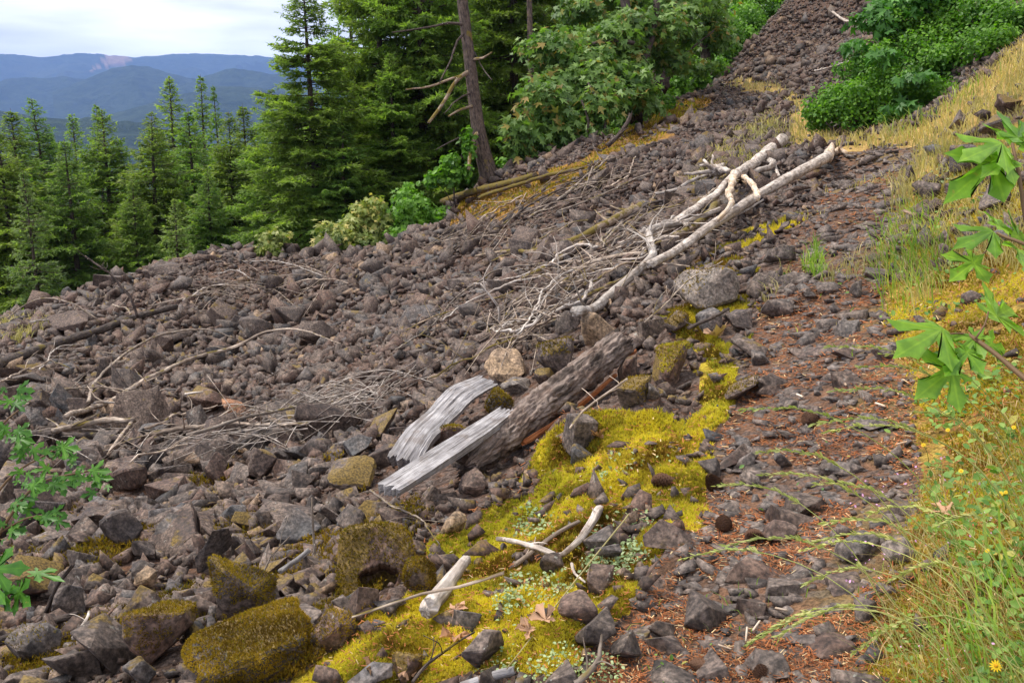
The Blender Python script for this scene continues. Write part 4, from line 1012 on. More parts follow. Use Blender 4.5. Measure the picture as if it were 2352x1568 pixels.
for i, (pts, w0, w1, lab) in enumerate([
    ([(60,930),(150,900),(250,895),(330,905)],5,3,'thin branch behind the sapling'),
    ([(90,850),(130,800),(180,790)],4,2,'thin twig below the dark trunk'),
    ([(0,880),(70,850),(120,830),(160,845)],5,3,'bowed twig at the left edge'),
    ([(420,690),(470,660),(530,650)],4,3,'thin twig near the left skyline'),
    ([(340,700),(400,690),(480,672)],4,3,'white twig beyond the dark trunk'),
    ([(500,628),(540,622),(575,640)],3,2,'bowed white twig on the left skyline'),
    ([(260,700),(290,708),(300,722)],5,4,'short white stick by the dark trunk'),
    ([(215,925),(300,925),(380,895)],6,3,'lichened branch among dark rocks'),
    ([(330,985),(420,950),(500,930)],6,3,'branch above the twig heap end'),
    ([(560,985),(680,960),(800,905),(870,885)],6,3,'pale twig leaving the twig heap'),
    ([(300,1060),(360,1040),(430,1020)],6,4,'stick below the twig heap'),
    ([(70,740),(110,735),(150,745)],4,2,'twig on the far left scree'),
    ([(640,660),(720,640),(800,650)],3,2,'thin twig near the yellow bushes'),
    ([(560,600),(640,600),(700,615),(760,640)],3,2,'bowed twig under the yellow bushes')]):
    stick(lab, ['twig_wood', 'pale_wood'][i % 2], pts, w0, w1, 0.24, 'branch', 6, 4, 0.03, G2, side_len=0.45)
# along the wood's edge
G3 = 'fallen branches at the edge of the wood'
stick('thick mossy fallen trunk at the edge of the wood','mossy_log',[(1020,462),(1090,438),(1150,424),(1230,402)],18,12,0.3,'log',10,2,0.02,G3,'log')
stick('mossy bent branch beyond the fallen trunk','mossy_log',[(1100,455),(1180,430),(1260,404),(1340,385)],10,8,0.25,'branch',8,3,0.03,G3)
stick('grey leaning dead stem below the maple','dark_wood',[(1395,335),(1420,310),(1440,280),(1448,262)],12,8,0.3,'branch',8,3,0.02,G3,fixed=True)
for i, (pts, w0, w1, lab) in enumerate([
    ([(1210,500),(1290,450),(1360,395),(1400,360)],5,5,'grey branch below the maple leaves'),
    ([(1150,520),(1220,470),(1300,420),(1370,390)],4,4,'thin dead branch across the gold moss'),
    ([(1060,530),(1130,490),(1200,450)],4,4,'dead branch beside the green shrub'),
    ([(1000,560),(1060,510),(1120,480)],4,3,'twig beside the green shrub'),
    ([(1390,430),(1440,400),(1460,360)],4,3,'upright twig on the upper scree'),
    ([(1260,470),(1310,440),(1350,400),(1360,372)],5,4,'curved dead branch near the maple')]):
    stick(lab, ['twig_wood', 'dark_wood'][i % 2], pts, w0, w1, 0.22, 'branch', 6, 5, 0.05, G3, side_len=0.7)
stick('white bare branch on the far scree slope','pale_wood',[(1912,28),(1940,47),(1965,50),(1995,56)],6,6,0.5,'branch',6,2,0.02,G3)
stick('thin pale branch on the far scree beside the green bush','pale_wood',[(1870,163),(1910,155),(1950,140)],4,3,0.4,'branch',5,2,0.02,G3)
# foreground
G4 = 'sticks lying in the mossy foreground'
stick('short thick white log lying on moss','pale_wood',[(985,1398),(1000,1378),(1023,1350),(1048,1315),(1068,1288)],44,27,0.055,'log',16,0,0.0,G4,'log',0.2,True)
stick('pale forked stick on the sedum','pale_wood',[(1142,1236),(1190,1244),(1234,1256),(1278,1276),(1302,1266),(1335,1236),(1359,1199),(1376,1169)],10,20,0.05,'stick',10,2,0.004,G4,'stick',0.2,side_len=0.1)
stick('dark cross stick under the pale forked stick','twig_wood',[(1184,1296),(1231,1263),(1285,1222),(1332,1196)],11,9,0.03,'stick',8,2,0.004,G4,'stick',side_len=0.1)
stick('long straight brown stick lying over the short white log','twig_wood',[(808,1417),(969,1363),(1056,1347),(1157,1315)],6,8,0.11,'stick',7,0,0,G4,'stick')
stick('thin dark twig in front of the six sided block','dark_wood',[(949,1566),(986,1521),(1043,1478),(1090,1451)],9,4,0.04,'stick',6,3,0.004,G4,'stick',side_len=0.12)
stick('dry yellow grass stalk leaning across the moss','straw',[(1164,1535),(1250,1425),(1335,1316),(1446,1179)],3,4,0.05,'dry_stalk',5,0,0,G4,'stalk')
stick('red brown stick at the bottom edge','twig_wood',[(1319,1568),(1366,1525),(1376,1490),(1382,1458)],16,6,0.05,'stick',8,2,0.004,G4,'stick',side_len=0.1)
stick('pale broken branch at the bottom edge','grey_wood',[(1060,1574),(1120,1555),(1181,1540)],18,20,0.04,'stick',10,0,0.003,G4,'stick',0.2)
stick('curved white twig beside the grey rock','pale_wood',[(1315,1293),(1322,1315),(1345,1337)],8,5,0.03,'stick',6,0,0.003,G4,'stick')
stick('upright thin grey twig in the rocks','twig_wood',[(722,1285),(719,1210),(716,1142)],7,4,0.02,'stick',6,1,0.003,G4,'stick',side_len=0.1,fixed=True)
stick('little brown stick resting on dark rocks by the path','dark_wood',[(1582,752),(1629,732),(1673,709)],9,7,0.22,'stick',7,2,0.004,G4,'stick',side_len=0.12)
stick('thin bare branch above the little brown stick','twig_wood',[(1480,740),(1540,690),(1590,640),(1660,600)],4,3,0.25,'stick',6,8,0.01,G4,'stick',side_len=0.25)
stick('dark stick with a white snapped tip under the sapling','dark_wood',[(104,1407),(118,1370),(140,1330),(168,1296)],11,8,0.05,'stick',8,0,0.004,G4,'stick',fixed=True)
stick('broken pale twig left of the moss capped rock','pale_wood',[(168,1464),(190,1435),(205,1404)],9,6,0.16,'stick',7,1,0.004,G4,'stick',side_len=0.1)
stick('dark half buried log at the left edge','dark_wood',[(-20,1478),(60,1450),(101,1434),(178,1411)],20,16,0.08,'log',10,0,0.005,G4,'log')
stick('pale weathered stick between the rocks','grey_wood',[(645,1310),(680,1285),(709,1263)],13,11,0.12,'stick',8,0,0.003,G4,'stick')
stick('thin mossy twig above the peaked rock','twig_wood',[(595,1337),(622,1283),(665,1232)],5,3,0.05,'stick',6,4,0.005,G4,'stick',side_len=0.15,fixed=True)
stick('dead twig spray left of the bark log','twig_wood',[(850,1125),(900,1160),(960,1185),(1010,1250)],6,3,0.1,'stick',6,8,0.01,G4,'stick',side_len=0.2)
stick('long pale twig under the torn orange wood','twig_wood',[(1310,985),(1340,945),(1400,900),(1440,870)],5,6,0.2,'stick',6,4,0.005,G4,'stick',side_len=0.2)
for k_, (x, y, dx, dy, l) in enumerate([(1716,1440,-3,32,'upper short white peg on the path'),(1745,1425,-16,22,'thicker tan peg on the path'),(1830,905,14,6,'white chip on the upper path'),(1935,870,8,14,'bent white chip on the path'),(2010,925,24,8,'pale splinter near the grass'),(1780,1395,28,6,'tan bark strip on the path'),(1650,1480,30,10,'small tan splinter low on the path'),(2060,1020,34,-8,'bleached twig at the edge of the green plants')]):
    stick(l, 'root_wood', [(x, y), (x + dx, y + dy)], 5, 5, 0.02, 'wood_chip', 6, 0, 0, 'wood chips on the path', 'wood chip')
# fine twigs: uncountable heaps
def twig_heap(polys, name, label, mat, lens, width, hgt):
    w = Wood()
    for poly, n, ang, spread in polys:
        poly_a = np.array(poly); k = 0
        X = rng.uniform(poly_a[:, 0].min(), poly_a[:, 0].max(), n * 4); Y = rng.uniform(poly_a[:, 1].min(), poly_a[:, 1].max(), n * 4)
        ok = in_poly(X, Y, poly); X, Y = X[ok][:n], Y[ok][:n]
        C = hit(X, Y, 0.08)
        for c, u0, v0 in zip(C, X, Y):
            d_ = project(c)[2]
            L = rng.uniform(*lens) * FPX / d_; a = R(ang + rng.normal(0, spread))
            e = hit([u0 + math.cos(a) * L * .5, u0 - math.cos(a) * L * .5], [v0 - math.sin(a) * L * .5, v0 + math.sin(a) * L * .5], rng.uniform(0.06, hgt))
            if np.linalg.norm(e[0] - e[1]) > lens[1] * 2.5: continue
            mid = e.mean(0) + rng.normal(0, 0.03, 3) + np.array([0, 0, rng.uniform(0, .08)])
            r0 = width * rng.uniform(0.5, 1.3)
            w.tube([e[0], mid, e[1]], [r0, r0 * .8, r0 * .4], 3, 0.25, 0, 0, False, val=rng.random())
    return link(name, w.mesh(name), mat, kind='stuff', label=label)
HEAP1 = [(335,1035),(340,985),(480,955),(620,930),(760,885),(930,858),(960,870),(880,930),(760,985),(600,1020),(450,1050)]
HEAP2 = [(1080,790),(1160,700),(1270,600),(1400,510),(1500,440),(1640,400),(1700,400),(1600,530),(1500,600),(1420,660),(1330,720),(1240,770),(1130,830)]
HEAP3 = [(420,700),(440,640),(560,600),(780,620),(740,690),(600,690)]
for k_ in range(20):
    while True:
        x_, y_ = rng.uniform(1130, 1680), rng.uniform(400, 780)
        if in_poly(np.array([x_]), np.array([y_]), HEAP2)[0]: break
    a_2 = R(rng.normal(33, 16)); L_ = rng.uniform(60, 190) * (1.0 if y_ > 550 else .75); bw_ = rng.normal(0, .12) * L_
    pts_ = [(x_ + math.cos(a_2) * L_ * u_ + bw_ * math.sin(a_2) * (1 - abs(u_ * 2 - 0) ** 2), y_ - math.sin(a_2) * L_ * u_ + bw_ * math.cos(a_2) * (1 - abs(u_ * 2) ** 2)) for u_ in (-.5, -.17, .17, .5)]
    mt_ = ['pale_wood', 'pale_wood', 'twig_wood'][k_ % 3]
    near_ = [('star shaped root', 1648, 390), ('cream twisted root', 1684, 440), ('elbow of the white branch', 1492, 535), ('foot of the white branch', 1350, 700), ('long mossy branch', 1330, 550), ('tan slab', 1153, 820), ('white forked twig', 1140, 690), ('brown curved branch', 1380, 600)]
    nk_ = min(near_, key=lambda q_: math.hypot(q_[1] - x_, q_[2] - y_)); dx_, dy_ = x_ - nk_[1], y_ - nk_[2]
    rl_ = ('right of' if dx_ > 0 else 'left of') if abs(dx_) > abs(dy_) else ('below' if dy_ > 0 else 'above')
    lb_ = f"{'long' if L_ > 130 else 'short' if L_ < 90 else 'medium'} {'brown' if mt_ == 'twig_wood' else 'bleached'} forked branch {'curving' if abs(bw_) > 8 else 'lying straight'} {rl_} the {nk_[0]}"
    stick(lb_, mt_ and ['pale_wood', 'pale_wood', 'twig_wood'][k_ % 3], pts_, rng.uniform(3, 6), rng.uniform(5, 10), rng.uniform(.14, .3), 'branch', 6, 3, 0.03, 'forked branches in the tangle', side_len=.5)
HEAP4 = [(980,560),(1100,480),(1250,430),(1380,370),(1460,400),(1380,460),(1250,520),(1120,570)]
HEAP5 = [(0,1000),(150,930),(330,930),(380,1010),(300,1080),(150,1060)]
twig_heap([(HEAP1, 170, 17, 20), (HEAP5, 25, 10, 30)], 'bleached_twigs', 'heap of bleached grey twigs strewn across the lower scree', M['pale_wood'], (0.2, 0.9), 0.0055, 0.2)
twig_heap([(HEAP2, 115, 32, 28)], 'pile_twigs', 'tangle of thin dead twigs under the bleached logs', M['twig_wood'], (0.25, 1.1), 0.008, 0.28)
twig_heap([(HEAP3, 45, 10, 30), (HEAP4, 80, 38, 25)], 'loose_twigs', 'thin dead twigs scattered near the edge of the wood', M['twig_wood'], (0.5, 1.6), 0.012, 0.3)

# the split bark log: bare plank half, bark half, torn orange strip
def ribbon(pl, width, thick, m_along=60, n_across=15, rag=0.0, h=None, roll=0.0, seed=1, name='plank', curl=0.0):
    """thick plank along the world points pl with its width along the screen-right/down-slope side"""
    P, wv = smooth_path(pl, width, np.linalg.norm(pl[-1] - pl[0]) / m_along)
    m = len(P); tan = unit(np.gradient(P, axis=0))
    up = np.array([math.sin(roll) * .9, -math.sin(roll) * .35 - .25, math.cos(roll)]); x = unit(np.cross(tan, up)); y = np.cross(x, tan)
    us = np.linspace(-1, 1, n_across)
    L = np.concatenate([[0], np.cumsum(np.linalg.norm(np.diff(P, axis=0), axis=1))])
    tv = np.interp(np.linspace(0, 1, m), np.linspace(0, 1, len(thick)), thick)
    gr = fbm(us[None, :] * 11 + seed, L[:, None] * 1.6 + seed, seed, 4)
    crack = -np.clip(np.abs(fbm(us[None, :] * 5 + seed + L[:, None] * .25, L[:, None] * .35, seed + 4, 2)) * -14 + 0.5, 0, 1)
    edge = 1 + rag * fbm(np.sign(us)[None, :] * 3 + L[:, None] * 9, L[:, None] * 3, seed + 8, 3)
    top = P[:, None] + x[:, None] * (us[None, :] * wv[:, None] * .5 * edge)[..., None] + y[:, None] * (gr * .009 + crack * .020 + curl * (us[None, :] ** 2))[..., None]
    bot = P[:, None] + x[:, None] * (us[None, :] * wv[:, None] * .48 * edge)[..., None] - y[:, None] * (tv[:, None] * (1 - .45 * us[None, :] ** 2) + gr * .02)[..., None]
    e0 = fbm(us * 7 + seed, us * 0 + seed, seed + 20, 3) * .06; e1 = fbm(us * 7 + seed + 9, us * 0 + seed, seed + 21, 3) * .07
    for A_ in (top, bot):
        for q_, f_ in ((0, 1.0), (1, .6), (2, .3)):
            A_[q_] += tan[q_] * (e0 * f_)[:, None]; A_[-1 - q_] += tan[-1 - q_] * (e1 * f_)[:, None]
    V = np.concatenate([top.reshape(-1, 3), bot.reshape(-1, 3)])
    g1 = np.stack([np.broadcast_to(us[None, :] * .12, (m, n_across)), np.zeros((m, n_across)), np.broadcast_to(L[:, None], (m, n_across))], -1).reshape(-1, 3)
    g2 = g1 + np.array([0, .1, 0]); G = np.concatenate([g1, g2]) + seed
    i = np.arange(m * n_across).reshape(m, n_across); o = m * n_across
    def quads(a, b, c, d): return np.concatenate([np.stack([a, b, c], -1).reshape(-1, 3), np.stack([a, c, d], -1).reshape(-1, 3)])
    Tt = [quads(i[:-1, :-1], i[:-1, 1:], i[1:, 1:], i[1:, :-1]), quads(i[:-1, :-1] + o, i[1:, :-1] + o, i[1:, 1:] + o, i[:-1, 1:] + o)]
    Tt.append(quads(i[:-1, 0], i[1:, 0], i[1:, 0] + o, i[:-1, 0] + o)); Tt.append(quads(i[:-1, -1], i[:-1, -1] + o, i[1:, -1] + o, i[1:, -1]))
    Tt.append(quads(i[0, :-1], i[0, :-1] + o, i[0, 1:] + o, i[0, 1:])); Tt.append(quads(i[-1, :-1], i[-1, 1:], i[-1, 1:] + o, i[-1, :-1] + o))
    me = fast_mesh(name, V, np.concatenate(Tt), {'grain': ('POINT', G)}, True)
    me.set_sharp_from_angle(angle=R(38))
    return me
a_ = hit([1071], [1095], 0.0)[0]; b_ = hit([1428], [830], 0.0)[0]
ta, tb = project(a_)[2] * 0.955, project(b_)[2] * 0.95
def along_log(px, py, extra=0.0):
    k = (px - 1071) / (1428 - 1071); return at(px, py, ta + (tb - ta) * k + extra)
lroot = empty('split_log', a_, 'split log with rough dark bark over bare grey wood', 'log')
lm = Matrix.Translation(Vector(a_)).inverted()
def lchild(name, me, mat, label=None):
    o = link(name, me, M[mat], parent=lroot, label=label); o.matrix_parent_inverse = lm; return o
w = Wood()
axis = [along_log(1068, 1072), along_log(1130, 1028), along_log(1230, 944), along_log(1330, 868), along_log(1425, 790)]
dm = [project(p)[2] for p in axis]
bw = np.array([54, 68, 73, 70, 60]) / FPX * np.array(dm) * .5
Pb, rb, xb, yb, tb_ = w.tube(axis, bw, 96, 0.010, 0.07, 0.006, True)
V = w.V[0]; cx = len(Pb) * 96
ang = np.tile(np.arange(96) / 96, len(Pb)); ll = np.repeat(np.arange(len(Pb)) * 0.010, 96)
ctr = np.repeat(Pb, 96, 0); nrm_ = unit(V[:cx] - ctr)
warp = fbm(ang * 5, ll * 3, 44, 3) * .8
plate = np.abs(fbm(ang * 20 + warp, ll * 4.5 + warp, 31, 3)); cross = np.abs(fbm(ang * 12 + 5, ll * 11, 33, 2)); fine_ = fbm(ang * 60, ll * 22, 37, 3)
V[:cx] += nrm_ * (np.clip(plate * 5.0, 0, 1) ** .6 * 0.026 * np.clip(.35 + cross * 5, 0, 1) - 0.012 + fine_ * 0.012)[:, None]
w.V[0] = V
lchild('bark', w.mesh('bark'), 'log_bark', 'dark furrowed bark')
pl = np.array([along_log(893, 1116, -.02), along_log(960, 1075, -.02), along_log(1030, 1030, -.03), along_log(1100, 985, .02), along_log(1165, 940, .08)])
wd = np.array([64, 64, 66, 60, 48]) / FPX * ta
lchild('bare_wood', ribbon(pl, wd, [.05, .06, .06, .05], 70, 17, 0.04, seed=3, name='bare_wood', roll=-0.15), 'grey_wood', 'bare grey split wood')
pl = np.array([along_log(1200, 1012, -.12), along_log(1270, 968, -.16), along_log(1340, 918, -.16), along_log(1410, 860, -.12)])
lchild('torn_wood', ribbon(pl, np.array([8, 30, 34, 20]) / FPX * ta, [.02, .03, .02], 40, 9, 0.15, seed=7, name='torn_wood', roll=-0.9), 'orange_wood', 'torn orange wood under the bark')
pl = np.array([along_log(1438, 812, -.02), along_log(1452, 806, -.02), along_log(1462, 802, 0)])
lchild('torn_wood', ribbon(pl, np.array([16, 16, 8]) / FPX * ta, [.02, .02], 8, 5, 0.2, seed=9, name='torn_wood', roll=-0.3), 'orange_wood')
# weathered plank
tq = project(hit([1010], [1010], 0.0)[0])[2]
pl = np.array([at(925, 1050, tq * .92), at(965, 990, tq * .94), at(1012, 945, tq * .97), at(1060, 897, tq * 1.01), at(1117, 868, tq * 1.05)])
o = link('weathered_plank', ribbon(pl, np.array([74, 68, 66, 72, 66]) / FPX * tq, [.13, .12, .08, .06, .05], 80, 21, 0.10, seed=12, name='weathered_plank', roll=0.1, curl=-.02), M['grey_wood'],
         label='weathered silver grey slab of wood left of the bark log', cat='wood slab')

# ------------------------------------------------------------------ conifers
def fir_meshes(seed, H=20.0, Rm=3.1, nb=150, dens=1.0, z0=0.05, droop=0.25, power=0.8, blade=0.26, sparse=0.0):
    r = np.random.default_rng(seed)
    need = Soup(); wood = Wood()
    bend = r.normal(0, 0.15, 2)
    zz = np.linspace(0, 1, 9)
    ax = np.stack([bend[0] * zz ** 2, bend[1] * zz ** 2, zz * H], -1)
    wood.tube(ax, 0.016 * H * (1 - zz) ** 0.95 + 0.006, 9, 0.7, 0.08)
    BV = np.array([[-.5, 0, 0], [.5, 0, 0], [0, 1.0, 0]]); BT = np.array([[0, 1, 2]])
    fr = np.sort(np.concatenate([r.random(nb - 30) ** 0.85, r.uniform(.85, 1, 30)]))
    for i, f in enumerate(fr):
        f = z0 + (0.995 - z0) * f
        z = f * H
        L = Rm * (1 - f) ** power * r.uniform(0.62, 1.15) + 0.05
        if f < 0.25: L *= 0.75 + f
        L *= 1 + .18 * math.sin(f * 37 + seed) * (f < .85)
        if r.random() < sparse: continue
        a = i * 2.39996 + r.normal(0, 0.3)
        el = np.interp(f, [0, .3, .6, .85, 1], [-0.35, -0.22, 0.0, 0.15, 0.55]) + r.normal(0, 0.10)
        n = max(5, int(L / 0.17)); s = np.linspace(0, 1, n)
        hd = np.array([math.cos(a), math.sin(a), 0])
        c0 = np.array([bend[0] * f ** 2, bend[1] * f ** 2, z])
        rise = np.sin(el) * s * L - droop * L * s ** 2 * (1 - f) + 0.12 * L * s ** 4
        Q = c0 + hd * (s * L * math.cos(el))[:, None] + np.array([0, 0, 1.0]) * rise[:, None]
        rw = 0.012 + 0.010 * L
        wood.tube(Q[[0, n // 2, n - 1]], [rw, rw * .6, .004], 4, 1.0, 0.0, 0, False)
        perp = np.array([-hd[1], hd[0], 0.0])
        nt = max(8, int(L * 15 * dens))
        st = r.uniform(0.12, 1.0, nt) ** 0.8
        side = r.choice([-1.0, 1.0], nt)
        tf = 0.3 + 0.7 * min(1.0, (1 - f) / 0.26)
        tl = (0.42 * L * (1 - st) ** 0.75 + 0.16 * tf) * r.uniform(0.6, 1.1, nt)
        base = np.stack([np.interp(st, s, Q[:, k]) for k in range(3)], -1)
        tdir = unit(hd * r.uniform(0.35, 0.95, nt)[:, None] + perp * side[:, None] * r.uniform(0.6, 1.0, nt)[:, None] + np.array([0, 0, 1.0]) * r.normal(-0.18, 0.16, nt)[:, None])
        m = np.maximum(2, (tl / 0.085 * dens).astype(int)); m = np.minimum(m, 12)
        k = np.repeat(np.arange(nt), m); u = r.random(len(k))
        p = base[k] + tdir[k] * (tl[k] * u)[:, None] + np.array([0, 0, -1.0]) * (0.22 * tl[k] * u ** 2)[:, None]
        dirn = unit(tdir[k] + r.normal(0, 0.42, (len(k), 3)) + np.array([0, 0, 0.12]))
        nx = unit(np.cross(dirn, r.normal(0, 0.45, (len(k), 3)) + np.array([0, 0, 1.0])))
        nzv = np.cross(nx, dirn)
        ln = blade * (0.3 + 0.7 * tf) * r.uniform(0.6, 1.25, len(k)); wd_ = ln * r.uniform(0.28, 0.55, len(k))
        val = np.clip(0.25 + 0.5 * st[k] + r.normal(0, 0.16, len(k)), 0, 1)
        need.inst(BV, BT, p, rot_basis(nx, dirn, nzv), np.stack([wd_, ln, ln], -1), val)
    return need.mesh('fir_crown'), wood.mesh('fir_trunk')
FIRS = [fir_meshes(1, 20, 5.3, 340, 1.25, power=.82), fir_meshes(2, 20, 4.9, 320, 1.25, droop=0.3, power=.85), fir_meshes(3, 20, 4.5, 320, 1.25, power=0.78), fir_meshes(4, 20, 5.0, 270, 1.15, droop=0.15, sparse=0.1, power=.85),
        fir_meshes(5, 20, 5.2, 330, 1.25, power=0.72, droop=0.22, blade=0.24), fir_meshes(6, 20, 4.2, 230, 1.1, sparse=0.15, power=.95, blade=0.26)]
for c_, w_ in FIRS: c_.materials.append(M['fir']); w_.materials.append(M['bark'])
PALE = fir_meshes(9, 12, 3.0, 190, 1.15, z0=0.02, power=.88, blade=0.19)
PALE[0].materials.append(M['fir_pale']); PALE[1].materials.append(M['bark'])
def fir(px, py, t, label, kind, wide=1.0, group='firs below the scree', extra=0.0):
    top = at(px, py, t); zb = float(T(top[0], top[1]))
    zb = min(zb, top[2] - 6)
    cm, wm = PALE if kind == 'pale' else FIRS[kind]
    Hm = 12.0 if kind == 'pale' else 20.0
    o = empty('fir_tree', (top[0], top[1], zb), label, 'tree', group)
    s = (top[2] - zb) / Hm / 0.985
    wide = wide * (1.15 if kind in (0, 1, 2, 3) else 1.0)
    o.scale = (s * wide, s * wide, s); o.rotation_euler = (0, 0, rng.uniform(0, 6.28))
    link('trunk', wm, parent=o); link('crown', cm, parent=o)
    return o
F_ = 'firs in view of the valley'
fir(30,262,44,'bluish fir at the far left edge with a leafy pointed top',1,1.2,F_)
fir(104,240,56,'dark narrow fir behind the left edge firs',2,1.1,F_)
fir(60,402,36,'small pale young fir in front at the left',  'pale',0.95,F_)
fir(166,274,62,'half hidden fir between the dark narrow one and the golden one',3,0.9,F_)
fir(232,262,46,'golden green full fir left of the gap in the trees',0,1.15,F_)
fir(214,250,60,'tip of a fir behind the golden green fir',5,1.0,F_)
fir(331,268,43,'green cone shaped fir right of the gap in the trees',2,1.15,F_)
fir(384,188,66,'dark open fir with a broad pointed top against the blue hills',3,1.0,F_)
fir(453,184,70,'dark layered spire fir against the blue hills',5,1.1,F_)
fir(500,208,60,'thin spire fir with a sparse top',5,0.85,F_)
fir(432,262,50,'green fir in front of the layered spire',1,1.1,F_)
fir(396,462,33,'small pale young fir right of centre in the front row','pale',1.1,F_)
fir(520,268,46,'mid green fir beside the tallest fir',0,1.1,F_)
fir(560,250,54,'fir half hidden behind the tallest fir',1,1.1,F_)
fir(150,330,40,'fir between the pale young fir and the golden one',1,1.1,F_)
fir(0,300,40,'fir cut by the left edge of the view',0,1.1,F_)
fir(-70,280,50,'fir just beyond the left edge',1,1.1,F_)
fir(300,420,40,'low fir under the gap in the trees',0,1.0,F_)
fir(470,400,40,'low fir under the spire firs',2,1.2,F_)
fir(705,-55,31,'tallest fir in the foreground of the wood reaching the top edge',4,1.25,F_)
fir(800,-120,38,'tall fir right of the tallest fir',4,1.0,F_)
fir(860,-260,34,'tall dense fir cut by the top edge left of the bare trunk',4,1.0,F_)
fir(960,-420,33,'tall fir with drooping boughs left of the bare trunk',4,0.95,F_)
fir(620,215,36,'lower bushy fir at the foot of the tallest fir',4,1.2,F_)
fir(780,250,31,'bushy fir above the yellow green bushes',4,1.3,F_)
fir(900,130,33,'bushy fir behind the green shrub',4,1.2,F_)
fir(1010,60,37,'dark fir just left of the bare trunk',4,1.2,F_)
fir(1180,-500,36,'tall fir right of the bare trunk',4,0.9,F_)
fir(1130,50,42,'dark fir behind the bare trunk',4,1.2,F_)
fir(1260,-300,44,'fir behind the maple leaves',4,1.0,F_)
fir(1330,-500,46,'tall dark fir behind the maple',4,1.0,F_)
fir(1420,-300,52,'dark fir in the wood behind the maple trunks',4,1.1,F_)
fir(1560,-400,60,'dark fir deep in the wood',4,1.1,F_)
fir(1680,-300,70,'dark fir above the far scree edge',4,1.1,F_)
fir(1060,-700,50,'very tall fir behind the bare trunk',4,0.8,F_)
fir(1640,-800,62,'very tall fir deep in the wood',4,0.8,F_)
for k_, (px_, py_, t_) in enumerate([(40,330,75),(130,320,80),(270,330,76),(350,300,85),(420,300,80),(590,300,70),(680,200,70),(860,100,72),(1000,0,72),(1120,-100,70),(1230,-150,75),(1480,-250,75),(1750,-200,85)]):
    fir(px_, py_, t_, 'fir hidden deep in the wood behind the front trees', [1, 2, 3][k_ % 3], 1.3, 'firs deep in the wood')

# leaning bare trunk with dead mossy limbs
tr = empty('fir_tree', hit([1125], [412])[0], 'leaning bare fir trunk with broken mossy limbs at the wood edge', 'tree', F_)
tmi = Matrix.Translation(tr.location).inverted()
def tchild(name, w_, mat, parent, mi, label=None):
    o = link(name, w_.mesh(name), M[mat], parent=parent, label=label); o.matrix_parent_inverse = mi; return o
t0 = 27.3
w = Wood(); kk = np.array([(1129,425),(1112,360),(1098,290),(1090,230),(1080,150),(1069,60),(1060,-20),(1045,-260)])
w.tube([at(x, y, t0) for x, y in kk], np.array([46, 37, 31, 29, 27, 25, 24, 18]) / FPX * t0 * .5, 16, .25, .06)
trunk_o = tchild('trunk', w, 'bark', tr, tmi)
for pts, a, b, mt in (([(1088,170),(1040,180),(985,198),(932,206)],8,3,'mossy_wood'),([(1085,158),(1050,185),(1020,235),(985,282)],11,7,'mossy_wood'),([(1078,60),(1030,52),(985,62),(900,75)],8,3,'dark_wood'),
    ([(1100,300),(1088,318),(1080,350),(1076,390)],11,8,'mossy_wood'),([(1095,240),(1060,250),(1030,268)],8,4,'mossy_wood'),([(1084,140),(1110,132),(1130,120)],8,3,'mossy_wood'),([(1100,310),(1050,320),(1000,345)],5,2,'dark_wood'),
    ([(1078,70),(1050,95),(1030,150),(1010,190)],6,3,'dark_wood'),([(1108,350),(1060,365),(1010,395)],5,2,'dark_wood'),([(1090,210),(1050,230),(1020,262)],5,2,'dark_wood'),([(1090,120),(1115,165),(1130,185)],3,2,'dark_wood')):
    w = Wood(); dv = np.linspace(0, -.9, len(pts))
    w.tube([at(x, y, t0 + q_) for (x, y), q_ in zip(pts, dv)], np.linspace(a, b, len(pts)) / FPX * t0 * .5, 6, .2, .15, .02)
    tchild('limb', w, mt, trunk_o, Matrix.Identity(4), 'broken dead limb')
# second straight trunk
tr2 = empty('fir_tree', (at(1222, 400, 33)[0], at(1222, 400, 33)[1], T(at(1222, 400, 33)[0], at(1222, 400, 33)[1])), 'thin straight conifer trunk showing through the leaves right of the leaning trunk', 'tree', F_)
w = Wood(); w.tube([at(1224, 440, 33), at(1220, 180, 33), at(1216, 0, 33), at(1212, -300, 33)], np.array([19, 15, 13, 9]) / FPX * 33 * .5, 10, .4, .08)
tchild('trunk', w, 'bark', tr2, Matrix.Translation(tr2.location).inverted())

# ------------------------------------------------------------------ broad leaves
def maple_leaf(n_lobe=5, hi=False):
    """palmate leaf, stalk end at the origin, midrib along +Y, unit length, slightly cupped"""
    if hi:
        lobes = [(-118, .46), (-58, .82), (0, 1.0), (58, .82), (118, .46)]
        pts = []
        for i, (a, L) in enumerate(lobes):
            for da, k in ((-19, .44), (-13, .64), (-19, .74), (-8, .83), (0, 1.0), (8, .83), (19, .74), (13, .64), (19, .44)):
                pts.append((a + da * (1.0 if abs(a) < 100 else .8), L * k))
            if i < 4: pts.append(((a + lobes[i + 1][0]) / 2, .25))
        c = (0, .30)
    else:
        pts = []
        lobes = [(-112, .45), (-56, .8), (0, 1.0), (56, .8), (112, .45)]
        for i, (a, L) in enumerate(lobes):
            pts += [(a - 13, L * .62), (a, L), (a + 13, L * .62)]
            if i < 4: pts.append(((a + lobes[i + 1][0]) / 2, .33))
        c = (0, .3)
    V = [(0, c[1], 0)]
    for a, L in pts:
        x, y = math.sin(R(a)) * L * .7, c[1] + math.cos(R(a)) * L * .7
        V.append((x, y, -0.16 * (x * x + (y - c[1]) ** 2) + 0.10 * abs(x) * .5))
    V.append((0, 0.0, 0.0))
    n = len(V); ring = list(range(1, n))
    Tt = [(0, ring[(i + 1) % len(ring)], ring[i]) for i in range(len(ring))]
    return np.array(V, float), np.array(Tt)
ML_V, ML_T = maple_leaf(); MH_V, MH_T = maple_leaf(hi=True)
